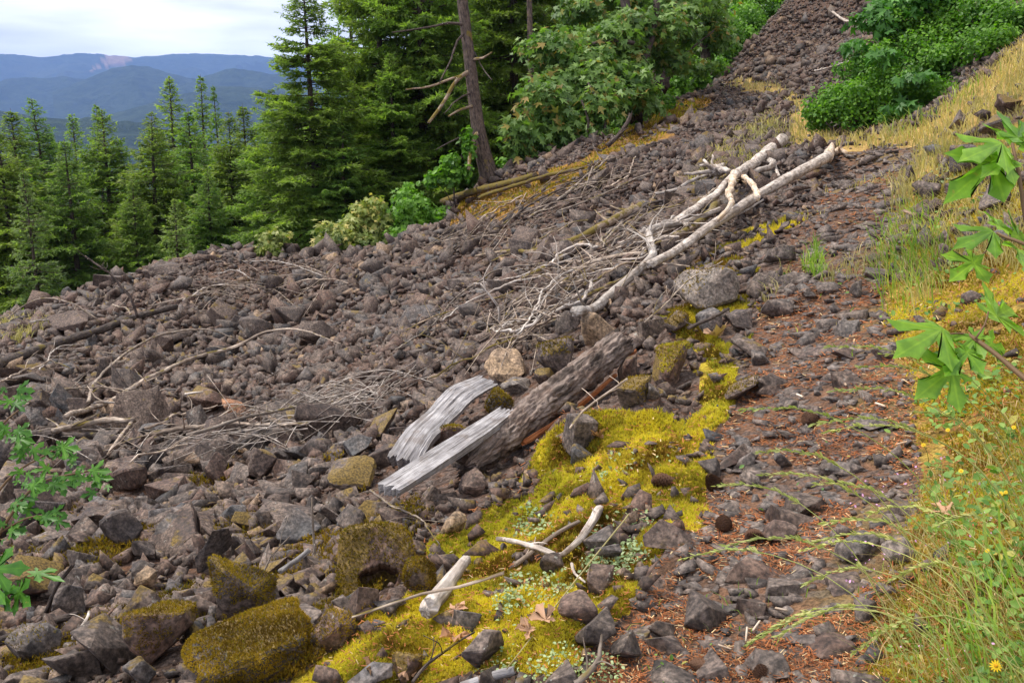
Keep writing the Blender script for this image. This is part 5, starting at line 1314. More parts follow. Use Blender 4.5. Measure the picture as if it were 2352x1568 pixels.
OL_V = np.array([[0, 0, 0], [.30, .35, .06], [.26, .7, .03], [0, 1, -.08], [-.26, .7, .03], [-.30, .35, .06]]); OL_T = np.array([[0, 1, 2], [0, 2, 3], [0, 3, 4], [0, 4, 5]])
def leaf_cloud(soup, clumps, n, size, V, Tt, shell=0.6, flat=0.6, tilt=0.55, toward=None, bias=0.0):
    """clumps: (centre(3), radius(3)); leaves spread in their volumes, mostly near the surface"""
    sub = []
    for c, r_ in clumps:
        c = np.array(c); r_ = np.array(r_); q_ = unit(rng.normal(0, 1, (9, 3)))
        for v in q_: sub.append((c + v * r_ * rng.uniform(.35, .95), r_ * rng.uniform(.3, .7)))
        sub.append((c, r_ * .6))
    clumps = sub
    vol = np.array([r_[0] * r_[1] * r_[2] for _, r_ in clumps]) ** 0.67
    cnt = (vol / vol.sum() * n).astype(int)
    for (c, r_), m in zip(clumps, cnt):
        d_ = unit(rng.normal(0, 1, (m, 3))); k = rng.uniform(shell * .3, 1.0, m) ** 0.5 + np.abs(rng.normal(0, .10, m))
        lump = 1 + fbm(d_[:, 0] * 2 + c[0], d_[:, 1] * 2 + d_[:, 2] * 1.7 + c[1], 4, 3) * 0.8
        p = np.array(c) + d_ * np.array(r_) * (k * lump)[:, None]
        nz_ = unit(d_ * 0.55 + np.array([0, -0.25, 0.75]) + rng.normal(0, tilt, (m, 3)))
        yv = unit(np.cross(nz_, rng.normal(0, 1, (m, 3)))); yv = unit(yv + np.array([0, 0, -0.35])); xv = unit(np.cross(yv, nz_)); nz_ = np.cross(xv, yv)
        s_ = (size * rng.uniform(0.6, 1.25, m))[:, None] * np.ones((1, 3))
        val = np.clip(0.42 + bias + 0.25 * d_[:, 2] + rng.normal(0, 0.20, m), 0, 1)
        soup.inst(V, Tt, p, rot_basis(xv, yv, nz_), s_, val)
def clumps_px(lst): return [(at(x, y, t), (rx / FPX * t, rx / FPX * t * .9, ry / FPX * t)) for x, y, t, rx, ry in lst]
def leafy(name, label, cat, clumps, n, size, mat, V=OL_V, Tt=OL_T, stems=(), group=None, base=None, tilt=0.55, leafname='crown', shell=0.6, bias=0.0, stem_mat='dark_wood', stemname='trunk'):
    cl = clumps_px(clumps)
    b = base if base is not None else np.array([cl[0][0][0], cl[0][0][1], T(cl[0][0][0], cl[0][0][1])])
    root = empty(name, b, label, cat, group); mi = Matrix.Translation(Vector(b)).inverted()
    s_ = Soup(); leaf_cloud(s_, cl, n, size, V, Tt, tilt=tilt, shell=shell, bias=bias)
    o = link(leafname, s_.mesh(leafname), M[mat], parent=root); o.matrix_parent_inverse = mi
    if stems:
        for pts, a, c_, tt in stems:
            w = Wood(); w.tube([at(x, y, tt) for x, y in pts], np.linspace(a, c_, len(pts)) / FPX * tt * .5, 8, .25, .12, .03)
            tchild(stemname, w, stem_mat, root, mi)
    else:
        w = Wood()
        for c, r_ in cl:
            w.tube([b + rng.normal(0, .05, 3), (b + c) / 2 + rng.normal(0, .12, 3), c], [.03 * r_[0] + .01, .02 * r_[0] + .006, .004], 5, .3, .1, .03)
        tchild('stems', w, stem_mat, root, mi)
    return root
MG = 'broadleaf trees at the wood edge'
leafy('maple_tree', 'bigleaf maple with drooping pale green leaves over the scree edge', 'tree',
      [(1240,250,28,70,60),(1200,310,27.5,55,45),(1300,200,29,80,70),(1380,240,29,80,60),(1330,130,30,90,60),(1290,300,28,60,45),(1430,170,30,70,60),(1350,300,28.5,60,40),(1400,80,31,90,60),(1470,60,31,90,70),(1260,110,30,60,50),(1350,15,32,70,35),(1430,-15,33,80,40),(1190,345,27.5,35,25),(1460,230,30,60,40),(1550,50,33,80,60),(1540,130,33,60,40)],
      14000, 0.28, 'maple', ML_V, ML_T,
      stems=[([(1462,275),(1468,180),(1455,100),(1440,20),(1430,-80)],30,20,31),([(1468,180),(1490,110),(1505,40),(1512,-60)],20,14,31),([(1385,330),(1392,290),(1380,240),(1350,190)],9,5,28.5),([(1345,330),(1352,280),(1335,230)],7,4,28.2),([(1505,200),(1512,120),(1505,30),(1500,-60)],26,18,35),([(1455,100),(1400,90),(1340,110),(1290,160)],10,4,30)],
      group=MG, base=hit([1462], [285])[0], leafname='crown')
leafy('maple_tree', 'dark trunked tree with thin leaning stems right of the maple', 'tree', [(1560,-20,36,110,50),(1620,30,38,70,50),(1640,90,39,50,40),(1600,150,38,40,25)], 2600, 0.30, 'maple', ML_V, ML_T,
      stems=[([(1528,205),(1520,120),(1535,40),(1545,-60)],24,16,36),([(1622,150),(1618,60),(1622,-60)],24,20,39),([(1520,140),(1560,90),(1610,60)],8,5,36),([(1530,190),(1580,120),(1640,70)],6,3,36)], group=MG, base=hit([1528], [215])[0])
BG = 'bright green shrubs at the wood edge'
leafy('shrub', 'bright green shrub beside the far path', 'shrub', [(1600,175,40,50,35),(1560,200,39,40,25),(1640,150,42,40,30)], 4200, 0.17, 'bright_shrub', group=BG)
leafy('shrub', 'tall bright green shrub above the far path', 'shrub', [(1690,110,48,55,45),(1660,60,48,50,50),(1720,50,50,60,40)], 5200, 0.18, 'bright_shrub', group=BG)
leafy('shrub', 'bright green bush at the top of the far scree', 'shrub', [(1780,10,54,60,40),(1730,-20,54,70,40),(1830,-30,56,60,30)], 4500, 0.19, 'bright_shrub', group=BG)
leafy('shrub', 'dark green shrub under the maple branches', 'shrub', [(1440,270,33,40,28),(1500,235,34,50,30),(1390,320,32,40,22)], 3600, 0.17, 'shrub', group=BG)
leafy('shrub', 'leafy shrub at the foot of the leaning trunk', 'shrub', [(1260,355,29,50,28),(1310,370,28,45,22),(1180,385,28.5,40,18),(1340,330,29,40,25)], 4200, 0.16, 'bright_shrub', group=BG)
leafy('shrub', 'sparse leafy sapling against the leaning trunk', 'shrub', [(1040,390,26.5,30,26),(1075,330,26.8,16,40),(1000,410,26.5,25,18)], 1200, 0.17, 'shrub', group=BG)
YG = 'yellow green bushes at the scree edge'
leafy('bush', 'small yellow green bush at the left of the scree edge', 'bush', [(620,558,25.3,34,26),(645,545,25.5,22,16),(595,570,25.3,16,10)], 900, 0.17, 'yellow_shrub', ML_V, ML_T, group=YG)
leafy('bush', 'wide yellow green bush at the scree edge', 'bush', [(800,530,25.8,60,40),(860,500,26,50,42),(750,560,25.7,35,16),(850,550,25.8,60,22)], 3600, 0.18, 'yellow_shrub', ML_V, ML_T, group=YG)
leafy('bush', 'greener maple bush right of the wide yellow green bush', 'bush', [(950,475,26,50,48),(990,500,26.2,45,25),(930,535,25.8,50,22),(940,440,26.4,24,22)], 3000, 0.18, 'bright_shrub', ML_V, ML_T, group=YG)
RG = 'green bushes on the upper slope'
leafy('bush', 'dense dark green bush right of the far path bend', 'bush', [(1930,240,22,75,52),(2010,220,21.5,85,65),(2090,215,21,80,55),(1890,260,22.5,40,35),(1990,150,22.5,70,50),(2060,265,21,70,25)], 17000, 0.088, 'shrub', group=RG, bias=-.05)
leafy('bush', 'green bush climbing the slope above the dry grass', 'bush', [(2130,130,22,90,60),(2210,130,21.5,80,50),(2290,80,21,80,45),(2170,60,23,90,60),(2250,30,22,90,60),(2340,40,21,60,45),(2060,90,23,70,60)], 17000, 0.092, 'shrub', group=RG, bias=-.05)
leafy('bush', 'maple leaved bush hanging over the far scree', 'bush', [(2010,40,23,60,40),(2080,10,23,80,40),(2150,-20,23,90,40),(1960,105,22.5,35,16),(2040,130,21,50,14),(2110,180,20.5,50,12),(2080,240,20.5,40,10)], 1500, 0.26, 'maple_bush', ML_V, ML_T, group=RG)

# big leaves close to the camera: each leaf is a part
def leaf_obj(parent, mi, base, tip, nrm, mat, hang=0.0, seed=0, width=1.0):
    base, tip = np.array(base), np.array(tip); L = np.linalg.norm(tip - base)
    y = unit(tip - base); z = unit(np.array(nrm) - y * np.dot(nrm, y)); x = np.cross(y, z)
    V = MH_V.copy(); V[:, 0] *= width
    V[:, 2] += fbm(V[:, 0] * 3 + seed, V[:, 1] * 3 + seed, 4, 2) * .13 - hang * V[:, 1] ** 2 * .22
    W_ = base + (V[:, :1] * x + V[:, 1:2] * y + V[:, 2:3] * z) * L
    me = fast_mesh('leaf', W_, MH_T, {'rnd': ('POINT', np.full(len(V), rng.uniform(.1, 1))), 'lc': ('POINT', MH_V)}, True)
    o = link('leaf', me, M[mat], parent=parent); o.matrix_parent_inverse = mi
def stem_obj(parent, mi, P, r0, r1, mat='red_stem', name='stem'):
    w = Wood(); w.tube(P, np.linspace(r0, r1, len(P)), 7, .03, .05)
    o = link(name, w.mesh(name), M[mat], parent=parent); o.matrix_parent_inverse = mi
    return o
def sprig(label, stems, leaves, mat, base_px, t_base, group):
    b0 = at(*base_px, t_base); b = b0 + np.array([.22 if base_px[0] > 1000 else -.12, -.05, 0]); b[2] = T(b[0], b[1])
    root = empty('maple_sapling', b, label, 'maple', group); mi = Matrix.Translation(Vector(b)).inverted()
    stem_obj(root, mi, [b - np.array([0, 0, .03]), b + (b0 - b) * np.array([.15, .1, .5]), b0], .009, .0065)
    for pts, t_a, t_b, r0, r1 in stems:
        tt = np.linspace(t_a, t_b, len(pts)); so = stem_obj(root, mi, [at(x, y, q_) for (x, y), q_ in zip(pts, tt)], r0, r1)
    for i, (bx, by, tx, ty, t_a, t_b, n, wd_) in enumerate(leaves):
        B, E = at(bx, by, t_a), at(bx + (tx - bx) * .88, by + (ty - by) * .88, t_b)
        leaf_obj(so, Matrix.Identity(4), B, E, (n[0], n[1] * 1.1 - .35, n[2] * .75), mat, rng.uniform(.2, 1.0), i * 3.7, wd_)
    return root
NG = 'maple sprigs beside the path'
sprig('maple sprig with big leaves reaching in low from the right edge', [([(2420,910),(2352,868),(2290,815),(2225,768)],1.75,1.9,.006,.004),([(2225,768),(2200,765),(2175,768)],1.9,1.9,.002,.0015),([(2240,778),(2262,745),(2270,715)],1.88,1.9,.002,.0015),([(2235,775),(2220,800),(2205,830)],1.9,1.9,.002,.0015)],
      [(2190,752,2046,815,1.92,1.8,(-.1,-.35,.9),.8),(2262,752,2180,830,1.9,1.86,(-.3,-.3,.85),.8),(2270,735,2385,665,1.92,2.05,(.1,-.45,.85),.75),(2215,825,2105,915,1.88,1.8,(-.25,-.7,.6),.95),(2240,790,2170,850,1.9,1.8,(-.2,-.2,.9),.7),(2255,790,2335,800,1.9,1.95,(.1,-.5,.8),.8)],
      'maple_near', (2420, 910), 1.75, NG)
sprig('maple sprig at mid height on the right edge', [([(2430,600),(2352,560),(2310,545),(2290,535)],2.1,2.2,.005,.003),([(2300,540),(2270,570),(2245,600)],2.2,2.2,.002,.0015)],
      [(2300,535,2195,552,2.2,2.1,(-.1,-.35,.9),.75),(2320,545,2420,520,2.2,2.3,(0,-.5,.8),.9),(2260,585,2190,625,2.2,2.1,(-.2,-.4,.85),.8),(2330,560,2365,605,2.2,2.1,(.1,-.7,.6),.9),(2290,530,2320,480,2.2,2.3,(0,-.5,.8),.7)],
      'maple_near', (2430, 600), 2.1, NG)
sprig('maple sprig with broad leaves high at the right edge', [([(2365,560),(2352,480),(2340,400),(2325,330)],1.9,1.95,.005,.003)],
      [(2322,335,2205,352,1.95,1.85,(-.1,-.4,.9),.8),(2322,340,2182,440,1.95,1.85,(-.2,-.55,.75),.75),(2325,330,2400,240,1.95,2.05,(-.1,-.5,.8),.8),(2330,350,2262,392,1.95,1.85,(0,-.4,.9),.7),(2335,345,2430,330,1.95,2.0,(.1,-.4,.85),.8),(2322,330,2330,262,1.95,2.1,(0,-.6,.7),.6)],
      'maple_near', (2365, 560), 1.9, NG)
# sapling at the left
lv = []
for (cx_, cy_, n_, sp_) in ((22,905,5,30),(30,985,7,38),(70,1035,7,40),(140,1020,5,36),(190,1060,4,32),(225,1100,7,40),(60,1100,7,45),(110,1110,5,40),(40,1160,7,45),(110,1190,6,40),(20,1215,5,36),(150,1085,4,36)):
    for i in range(n_):
        a = rng.uniform(0, 6.28); bx, by = cx_ + rng.normal(0, 12), cy_ + rng.normal(0, 10)
        tt = 3.3 + rng.uniform(-.15, .15); L = rng.uniform(38, 66)
        lv.append((bx, by, bx + math.cos(a) * L, by + abs(math.sin(a)) * L * .45 - 6, tt, tt - .03, (rng.normal(0, .25), -.45 + rng.normal(0, .15), .8), rng.uniform(.85, 1.05)))
sprig('young maple sapling with many leaves at the left edge', [([(-40,1300),(20,1190),(90,1110),(210,1080)],3.3,3.3,.006,.003),([(-40,1180),(30,1090),(130,1030)],3.3,3.3,.005,.003),([(-30,1010),(20,960),(60,930)],3.35,3.35,.004,.002),([(-30,1240),(60,1190),(130,1180)],3.3,3.3,.004,.002)], lv, 'maple_sapling', (-40, 1300), 3.3, NG)
sprig('low maple shoot with wilted leaves in the bottom left', [([(-40,1340),(10,1330),(50,1330)],2.9,2.9,.003,.002),([(-30,1400),(10,1380),(30,1350)],2.9,2.9,.003,.002)],
      [(-30,1310,70,1300,2.5,2.45,(0,-.5,.8),.9),(60,1312,152,1318,2.6,2.55,(.1,.1,.95),.5),(30,1345,60,1395,2.9,2.8,(.1,-.8,.5),.9),(5,1350,10,1405,2.9,2.8,(-.1,-.8,.5),.9),(35,1330,58,1345,2.9,2.9,(0,-.5,.8),.9),(-10,1335,-5,1390,2.9,2.8,(-.2,-.8,.5),.9)], 'maple_sapling', (-40, 1340), 2.9, NG)

# ------------------------------------------------------------------ moss, litter, grasses, small plants
def scatter(n, px_poly, dmax=60, dmin=1.2, per_area=True, mask=None):
    """n points spread on the ground inside a measured outline (evenly in the picture, so nearer ground gets finer cover)"""
    pl = np.array(px_poly); X = rng.uniform(max(pl[:, 0].min(), -150), min(pl[:, 0].max(), PW + 700), n); Y = rng.uniform(max(pl[:, 1].min(), -60), min(pl[:, 1].max(), PH + 260), n)
    ok = in_poly(X, Y, px_poly); X, Y = X[ok], Y[ok]
    out = []
    for i in range(0, len(X), 4000): out.append(hit_fast(X[i:i + 4000], Y[i:i + 4000]))
    P = np.concatenate(out); d = project(P)[2]
    k = (d < dmax) & (d > dmin)
    return P[k], d[k]
# quick ground lookup on the polar terrain grid
def hit_fast(px, py):
    d = ray(px, py); ts = np.geomspace(1.3, 70, 260)
    Q = CAM + d[:, None, :] * ts[None, :, None]
    f = Q[..., 2] - Tg(Q[..., 0], Q[..., 1])
    neg = f <= 0; i = np.where(neg.any(1), neg.argmax(1), len(ts) - 1); j = np.maximum(i - 1, 0); a = np.arange(len(px))
    f0, f1 = f[a, j], f[a, i]; w_ = np.clip(f0 / np.where(np.abs(f0 - f1) < 1e-9, 1, f0 - f1), 0, 1)
    t = ts[j] + (ts[i] - ts[j]) * w_
    P = CAM + d * t[:, None]; P[:, 2] = Tg(P[:, 0], P[:, 1])
    return P
def Tg(x, y):
    r = np.hypot(x, y); a = np.arctan2(x, y)
    fi = np.clip(np.interp(r, rr, np.arange(len(rr))), 0, len(rr) - 1.001); fj = np.clip(np.interp(a, aa, np.arange(len(aa))), 0, len(aa) - 1.001)
    i, j = fi.astype(int), fj.astype(int); u, v = fi - i, fj - j
    return (gz[i, j] * (1 - u) + gz[i + 1, j] * u) * (1 - v) + (gz[i, j + 1] * (1 - u) + gz[i + 1, j + 1] * u) * v
def jitter_in(P, d, px_amount=5):
    P = P + rng.normal(0, 1, P.shape) * (px_amount / FPX * d)[:, None] * np.array([1, 1.6, 0]); P[:, 2] = Tg(P[:, 0], P[:, 1]); return P
sp = Soup()
P, d = scatter(120000, MOSS, 8); P = jitter_in(P, d); m_ = masks(P)[0]; k = m_ > 0.33; P, d = P[k], d[k]
val = np.clip(0.64 + fbm(P[:, 0] * 3.2, P[:, 1] * 3.2, 61, 4) * 1.5 + fbm(P[:, 0] * 13, P[:, 1] * 13, 62, 3) * .8 + rng.normal(0, .13, len(P)), 0, 1)
sprigs_on(sp, P, np.array([0, -.1, 1.0]) * np.ones((len(P), 1)), 0.0046 * d, val, 0.5)
P, d = scatter(30000, MOSS2, 14); P = jitter_in(P, d); k = masks(P)[0] > 0.3; P, d = P[k], d[k]
val = np.clip(0.4 + fbm(P[:, 0] * 2.2, P[:, 1] * 2.2, 61, 3) * 1.3 + rng.normal(0, .13, len(P)), 0, 1)
sprigs_on(sp, P, np.array([0, -.1, 1.0]) * np.ones((len(P), 1)), 0.0040 * d, val, 0.5)
link('moss_carpet', sp.mesh('moss_carpet'), M['moss'], kind='stuff', label='bright yellow and gold moss carpeting the edge of the path')
print('MOSS', sum(len(t) for t in sp.T))
sp = Soup()
BANK_NEAR = [(2035,720),(2040,600),(2060,500),(2110,430),(2180,400),(2352,330),(3000,200),(3000,1800),(1950,1800),(2010,1400),(2070,1250),(2120,1100),(2120,950),(2090,850)]
P, d = scatter(150000, BANK_NEAR, 14); P = jitter_in(P, d, 12)
val = np.clip(0.5 + fbm(P[:, 0] * 2.6, P[:, 1] * 2.6, 64, 3) * 1.3 + rng.normal(0, .15, len(P)), 0, 1)
k = fbm(P[:, 0] * 4, P[:, 1] * 4, 68, 3) > -.28; P, d, val = P[k], d[k], val[k]
sprigs_on(sp, P, np.array([-.2, -.15, 1.0]) * np.ones((len(P), 1)), 0.0040 * d, val, 0.6)
P, d = scatter(26000, GOLD, 48); P = jitter_in(P, d, 6); k = masks(P)[1] > .4; P, d = P[k], d[k]
val = np.clip(0.25 + fbm(P[:, 0] * 1.2, P[:, 1] * 1.2, 64, 3) * .9 + rng.normal(0, .1, len(P)), 0, 1)
sprigs_on(sp, P, np.array([0, 0, 1.0]) * np.ones((len(P), 1)), 0.0035 * d, val, 0.6)
link('bank_moss', sp.mesh('bank_moss'), M['moss'], kind='stuff', label='yellow moss over the bank and golden moss by the wood')
# tiny tufts in gaps of the near scree
sp = Soup()
LOWSCREE = [(0,1568),(0,1180),(300,1120),(800,1050),(1000,1180),(900,1300),(860,1400),(690,1568)]
P, d = scatter(80000, LOWSCREE, 9); k = fbm(P[:, 0] * 2.1, P[:, 1] * 2.1, 71, 4) > .03; P, d = jitter_in(P[k], d[k], 6), d[k]
P[:, 2] += rng.uniform(0, .05, len(P))
sprigs_on(sp, P, np.array([0, -.1, 1.0]) * np.ones((len(P), 1)), 0.004 * d, np.clip(.3 + rng.normal(0, .25, len(P)), 0, 1), 0.5)
link('scree_moss', sp.mesh('scree_moss'), M['moss_brown'], kind='stuff', label='brown moss growing in the gaps of the lower scree')
# needles
ND_V = np.array([[-.5, 0, 0], [.5, 0, 0], [.4, 1, .02], [-.4, 1, .02]]); ND_T = np.array([[0, 1, 2], [0, 2, 3]])
def flat_bits(soup, P, d, ln, wd_, lift=0.004, up=0.15):
    m = len(P); a = rng.uniform(0, 6.28, m); y = unit(np.stack([np.cos(a), np.sin(a), rng.normal(0, up, m)], -1)); z = unit(np.array([0, 0, 1.0]) + rng.normal(0, .25, (m, 3))); x = unit(np.cross(y, z)); z = np.cross(x, y)
    s_ = np.stack([wd_ * d * rng.uniform(.7, 1.3, m), ln * d * rng.uniform(.5, 1.3, m), .001 * d], -1)
    soup.inst(ND_V, ND_T, P + np.array([0, 0, 1]) * (lift * rng.uniform(.3, 1.5, m))[:, None], rot_basis(x, y, z), s_, rng.random(m))
sp = Soup()
P, d = scatter(42000, TRAIL, 13); P = jitter_in(P, d, 10); k = fbm(P[:, 0] * 2.2, P[:, 1] * 2.2, 81, 3) > -.22; P, d = P[k], d[k]
flat_bits(sp, P, d, 0.0070, 0.0010, 0.010)
P, d = scatter(5000, MOSS, 8); flat_bits(sp, jitter_in(P, d, 10), d, 0.0060, 0.0010, 0.02)
P, d = scatter(15000, BANK_NEAR, 8); flat_bits(sp, jitter_in(P, d, 10), d, 0.0075, 0.0010, 0.02, .5)
link('fallen_needles', sp.mesh('fallen_needles'), M['needle'], kind='stuff', label='red brown conifer needles littering the path')
# grasses
def blades(soup, P, d, h, w_, lean, spread=0.35, curve=0.5):
    m = len(P); L = h * rng.uniform(.5, 1.3, m); dr = np.array(lean) + rng.normal(0, spread, (m, 3)) * np.array([1, 1, .2])
    a = rng.normal(0, 1, (m, 3)) * np.array([1, .4, 0]) + np.array([.6, 0, 0]); x = unit(a) * (w_ * d * rng.uniform(.6, 1.3, m))[:, None] * .5
    p1 = P + (np.array([0, 0, .55]) + dr * .25) * L[:, None]; p2 = P + (np.array([0, 0, 1.0 - curve * .3]) + dr * .9) * L[:, None]
    V = np.stack([P - x, P + x, p1 + x * .8, p1 - x * .8, p2], 1).reshape(-1, 3)
    Tt = (np.array([[0, 1, 2], [0, 2, 3], [3, 2, 4]])[None] + (np.arange(m) * 5)[:, None, None]).reshape(-1, 3)
    soup.add(V, Tt, np.repeat(rng.random(m), 5))
sp = Soup()
P, d = scatter(46000, STRAW, 56); P = jitter_in(P, d, 10)
blades(sp, P, d, 0.20, 0.0009, (-.2, -.1, 0), .4)
P, d = scatter(16000, [(2040,620),(2060,500),(2110,420),(2200,330),(2352,230),(2900,100),(2900,620),(2200,620),(2100,720)], 15); blades(sp, jitter_in(P, d, 14), d, 0.12, 0.0009, (-.4, -.1, 0), .5)
P, d = scatter(3500, [(1560,420),(1650,330),(1760,250),(1830,300),(1800,350),(1700,400),(1620,440)], 35); blades(sp, jitter_in(P, d, 14), d, 0.2, 0.0009, (-.2, 0, 0), .5)
P, d = scatter(2500, [(1750,700),(1850,500),(1930,380),(2080,380),(2040,600),(2020,700)], 15); k = fbm(P[:, 0] * 2, P[:, 1] * 2, 15, 2) > .12; blades(sp, P[k], d[k], 0.10, 0.0008, (-.2, 0, 0), .5)
P, d = scatter(5000, [(2000,1568),(2060,1300),(2130,1100),(2352,900),(2900,900),(2900,1800)], 6); blades(sp, jitter_in(P, d, 14), d, 0.09, 0.0008, (-.5, 0, 0), .6)
P, d = scatter(900, [(0,790),(0,740),(60,735),(110,730),(100,760),(40,790)], 40); blades(sp, jitter_in(P, d, 8), d, 0.18, 0.001, (0, 0, 0), .5)
link('dry_grass', sp.mesh('dry_grass'), M['straw'], kind='stuff', label='dry straw coloured grass on the upper slope and bank')
sp = Soup()
P, d = scatter(420, [(2020,720),(2010,600),(2040,500),(2120,470),(2180,560),(2150,700),(2080,740)], 12); blades(sp, jitter_in(P, d, 12), d, 0.22, 0.0010, (-.45, -.1, 0), .4)
P, d = scatter(300, [(1840,620),(1870,560),(1900,620),(1890,660)], 12); blades(sp, P, d, 0.14, 0.0009, (0, 0, 0), .5)
P, d = scatter(620, [(2030,1650),(2120,1350),(2200,1150),(2352,1000),(2900,1000),(2900,1800),(2030,1800)], 5); blades(sp, jitter_in(P, d, 12), d, 0.14, 0.0010, (-.75, .05, 0), .45)
P, d = scatter(90, [(2150,1650),(2200,1250),(2352,1100),(2480,1100),(2480,1650)], 5); blades(sp, jitter_in(P, d, 12), d, 0.20, 0.0028, (-.55, .1, 0), .35)
P, d = scatter(500, [(2000,300),(2020,270),(2140,260),(2200,210),(2300,170),(2200,260),(2100,320)], 30); blades(sp, jitter_in(P, d, 12), d, 0.3, 0.001, (-.1, 0, 0), .4)
P, d = scatter(700, TRAIL, 14); k = fbm(P[:, 0] * 1.5, P[:, 1] * 1.5, 16, 2) > .2; blades(sp, P[k], d[k], 0.045, 0.0010, (0, 0, 0), .7)
link('green_grass', sp.mesh('green_grass'), M['grass'], kind='stuff', label='green grass along the right edge of the path')
# low leafy plants
def leaflets(soup, P, d, size, up=0.5, V=OL_V, Tt=OL_T, lift=(0.0, .05)):
    m = len(P); z = unit(np.array([-.1, -.35, 1.0]) + rng.normal(0, up, (m, 3))); a = rng.normal(0, 1, (m, 3)); y = unit(np.cross(z, a)); x = np.cross(y, z)
    s_ = (size * d * rng.uniform(.55, 1.35, m))[:, None] * np.ones((1, 3))
    soup.inst(V, Tt, P + np.array([0, 0, 1]) * rng.uniform(lift[0], lift[1], m)[:, None], rot_basis(x, y, z), s_, np.clip(rng.normal(.5, .28, m), 0, 1))
sp = Soup()
P, d = scatter(4200, GREENC, 6); k = fbm(P[:, 0] * 3, P[:, 1] * 3, 41, 3) > -.12; leaflets(sp, jitter_in(P[k], d[k], 12), d[k], 0.0105, lift=(.01, .07))
P, d = scatter(15000, BANK_NEAR, 9); k = fbm(P[:, 0] * 3, P[:, 1] * 3, 43, 3) > .10; leaflets(sp, jitter_in(P[k], d[k], 12), d[k], 0.006, lift=(.0, .05))
P, d = scatter(700, TRAIL, 8); k = fbm(P[:, 0] * 2.5, P[:, 1] * 2.5, 47, 3) > .2; leaflets(sp, P[k], d[k], 0.006, lift=(.0, .03))
link('ground_cover', sp.mesh('ground_cover'), M['ground_leaf'], kind='stuff', label='low green leafy plants covering the bank')
sp = Soup()
for poly, n in (([(1370,1230),(1440,1190),(1500,1200),(1490,1280),(1420,1330),(1340,1330)], 1500), ([(1170,1240),(1210,1180),(1260,1190),(1240,1240)], 420), ([(1120,1400),(1180,1330),(1330,1340),(1300,1400),(1180,1430)], 700), ([(1190,1560),(1280,1500),(1420,1540),(1420,1568),(1200,1568)], 500), ([(1060,1568),(1070,1530),(1180,1530),(1180,1568)], 160), ([(1350,1080),(1480,1050),(1540,1100),(1420,1130)], 300), ([(2100,430),(2130,390),(2180,380),(2200,420),(2140,470)], 400)):
    n = int(n * .6); P, d = scatter(n * 3, poly, 13); P, d = P[:n], d[:n]; k = fbm(P[:, 0] * 7, P[:, 1] * 7, 53, 2) > -.15; leaflets(sp, jitter_in(P[k], d[k], 12), d[k], 0.0042, .55, lift=(.008, .03))
link('sedum', sp.mesh('sedum'), M['sedum'], kind='stuff', label='pale green sedum leaves scattered through the moss')
sp = Soup()
P, d = scatter(300, [(1900,1568),(1950,1300),(1950,1150),(2100,1080),(2352,1050),(2352,1568)], 6)
k = fbm(P[:, 0] * 3, P[:, 1] * 3, 57, 2) > .0; leaflets(sp, P[k], d[k], 0.003, .8, lift=(.03, .09))
link('pink_blossoms', sp.mesh('pink_blossoms'), M['pink'], kind='stuff', label='tiny pink flowers dotted over the low plants')

# grass stalks with seed heads
tips = [(1562,1283),(1646,1115),(1750,1091),(1666,1253),(1717,1478),(1737,1461),(1777,1468),(1868,1246),(1888,1202),(1851,1340),(1841,1263),(1878,1112),(1706,939),(1864,974),(1895,992),(1975,843),(2026,813),(1915,897),(1737,1040),(2103,947),(1905,796),(1990,1180),(2050,1330),(1960,1500),(2150,1210)]
_or = ['', 'second ', 'third ', 'fourth ', 'fifth ', 'sixth ', 'seventh ', 'eighth ', 'ninth ', 'tenth ', 'eleventh ', 'twelfth ', 'thirteenth ', 'fourteenth ', 'fifteenth ', 'sixteenth ', 'seventeenth ', 'eighteenth ', 'nineteenth ', 'twentieth ', 'twenty first ', 'twenty second ', 'twenty third ', 'twenty fourth ', 'twenty fifth ']
ORD = {k: _or[r_] for r_, k in enumerate(sorted(range(len(tips)), key=lambda q_: -tips[q_][1]))}
for i, (tx, ty) in enumerate(tips):
    tt = 2.35 + rng.uniform(-.25, .35)
    tip = at(tx, ty, tt)
    bx, by = min(tx + rng.uniform(420, 620), 2420), min(ty + rng.uniform(330, 520), 1640)
    b = hit([bx], [by])[0]
    c1 = b + (tip - b) * .35 + np.array([0, 0, .16]); c2 = b + (tip - b) * .72 + np.array([0, 0, .13])
    root = empty('grass_stalk', b, f'arching grass stalk with the {ORD[i]}lowest seed head over the path', 'grass stalk', 'seeding grass stalks')
    mi = Matrix.Translation(Vector(b)).inverted()
    w = Wood(); Q, r_, x_, y_, tn = w.tube([b, c1, c2, tip], [.0016, .0014, .0011, .0006], 4, .06, 0)
    o = link('stem', w.mesh('stem'), M['seed'], parent=root); o.matrix_parent_inverse = mi
    s_ = Soup(); n = 70; k = rng.uniform(.70, 1.0, n); idx_ = k * (len(Q) - 1); i0 = np.clip(idx_.astype(int), 0, len(Q) - 2); u = (idx_ - i0)[:, None]
    p = Q[i0] * (1 - u) + Q[i0 + 1] * u; yv = unit(tn[i0] + rng.normal(0, .22, (n, 3))); xv = unit(np.cross(yv, rng.normal(0, 1, (n, 3)))); zv = np.cross(xv, yv)
    s_.inst(OL_V, OL_T, p, rot_basis(xv, yv, zv), np.stack([np.full(n, .0075), rng.uniform(.012, .022, n), np.full(n, .006)], -1), rng.random(n))
    o = link('seed_head', s_.mesh('seed_head'), M['seed'], parent=root); o.matrix_parent_inverse = mi

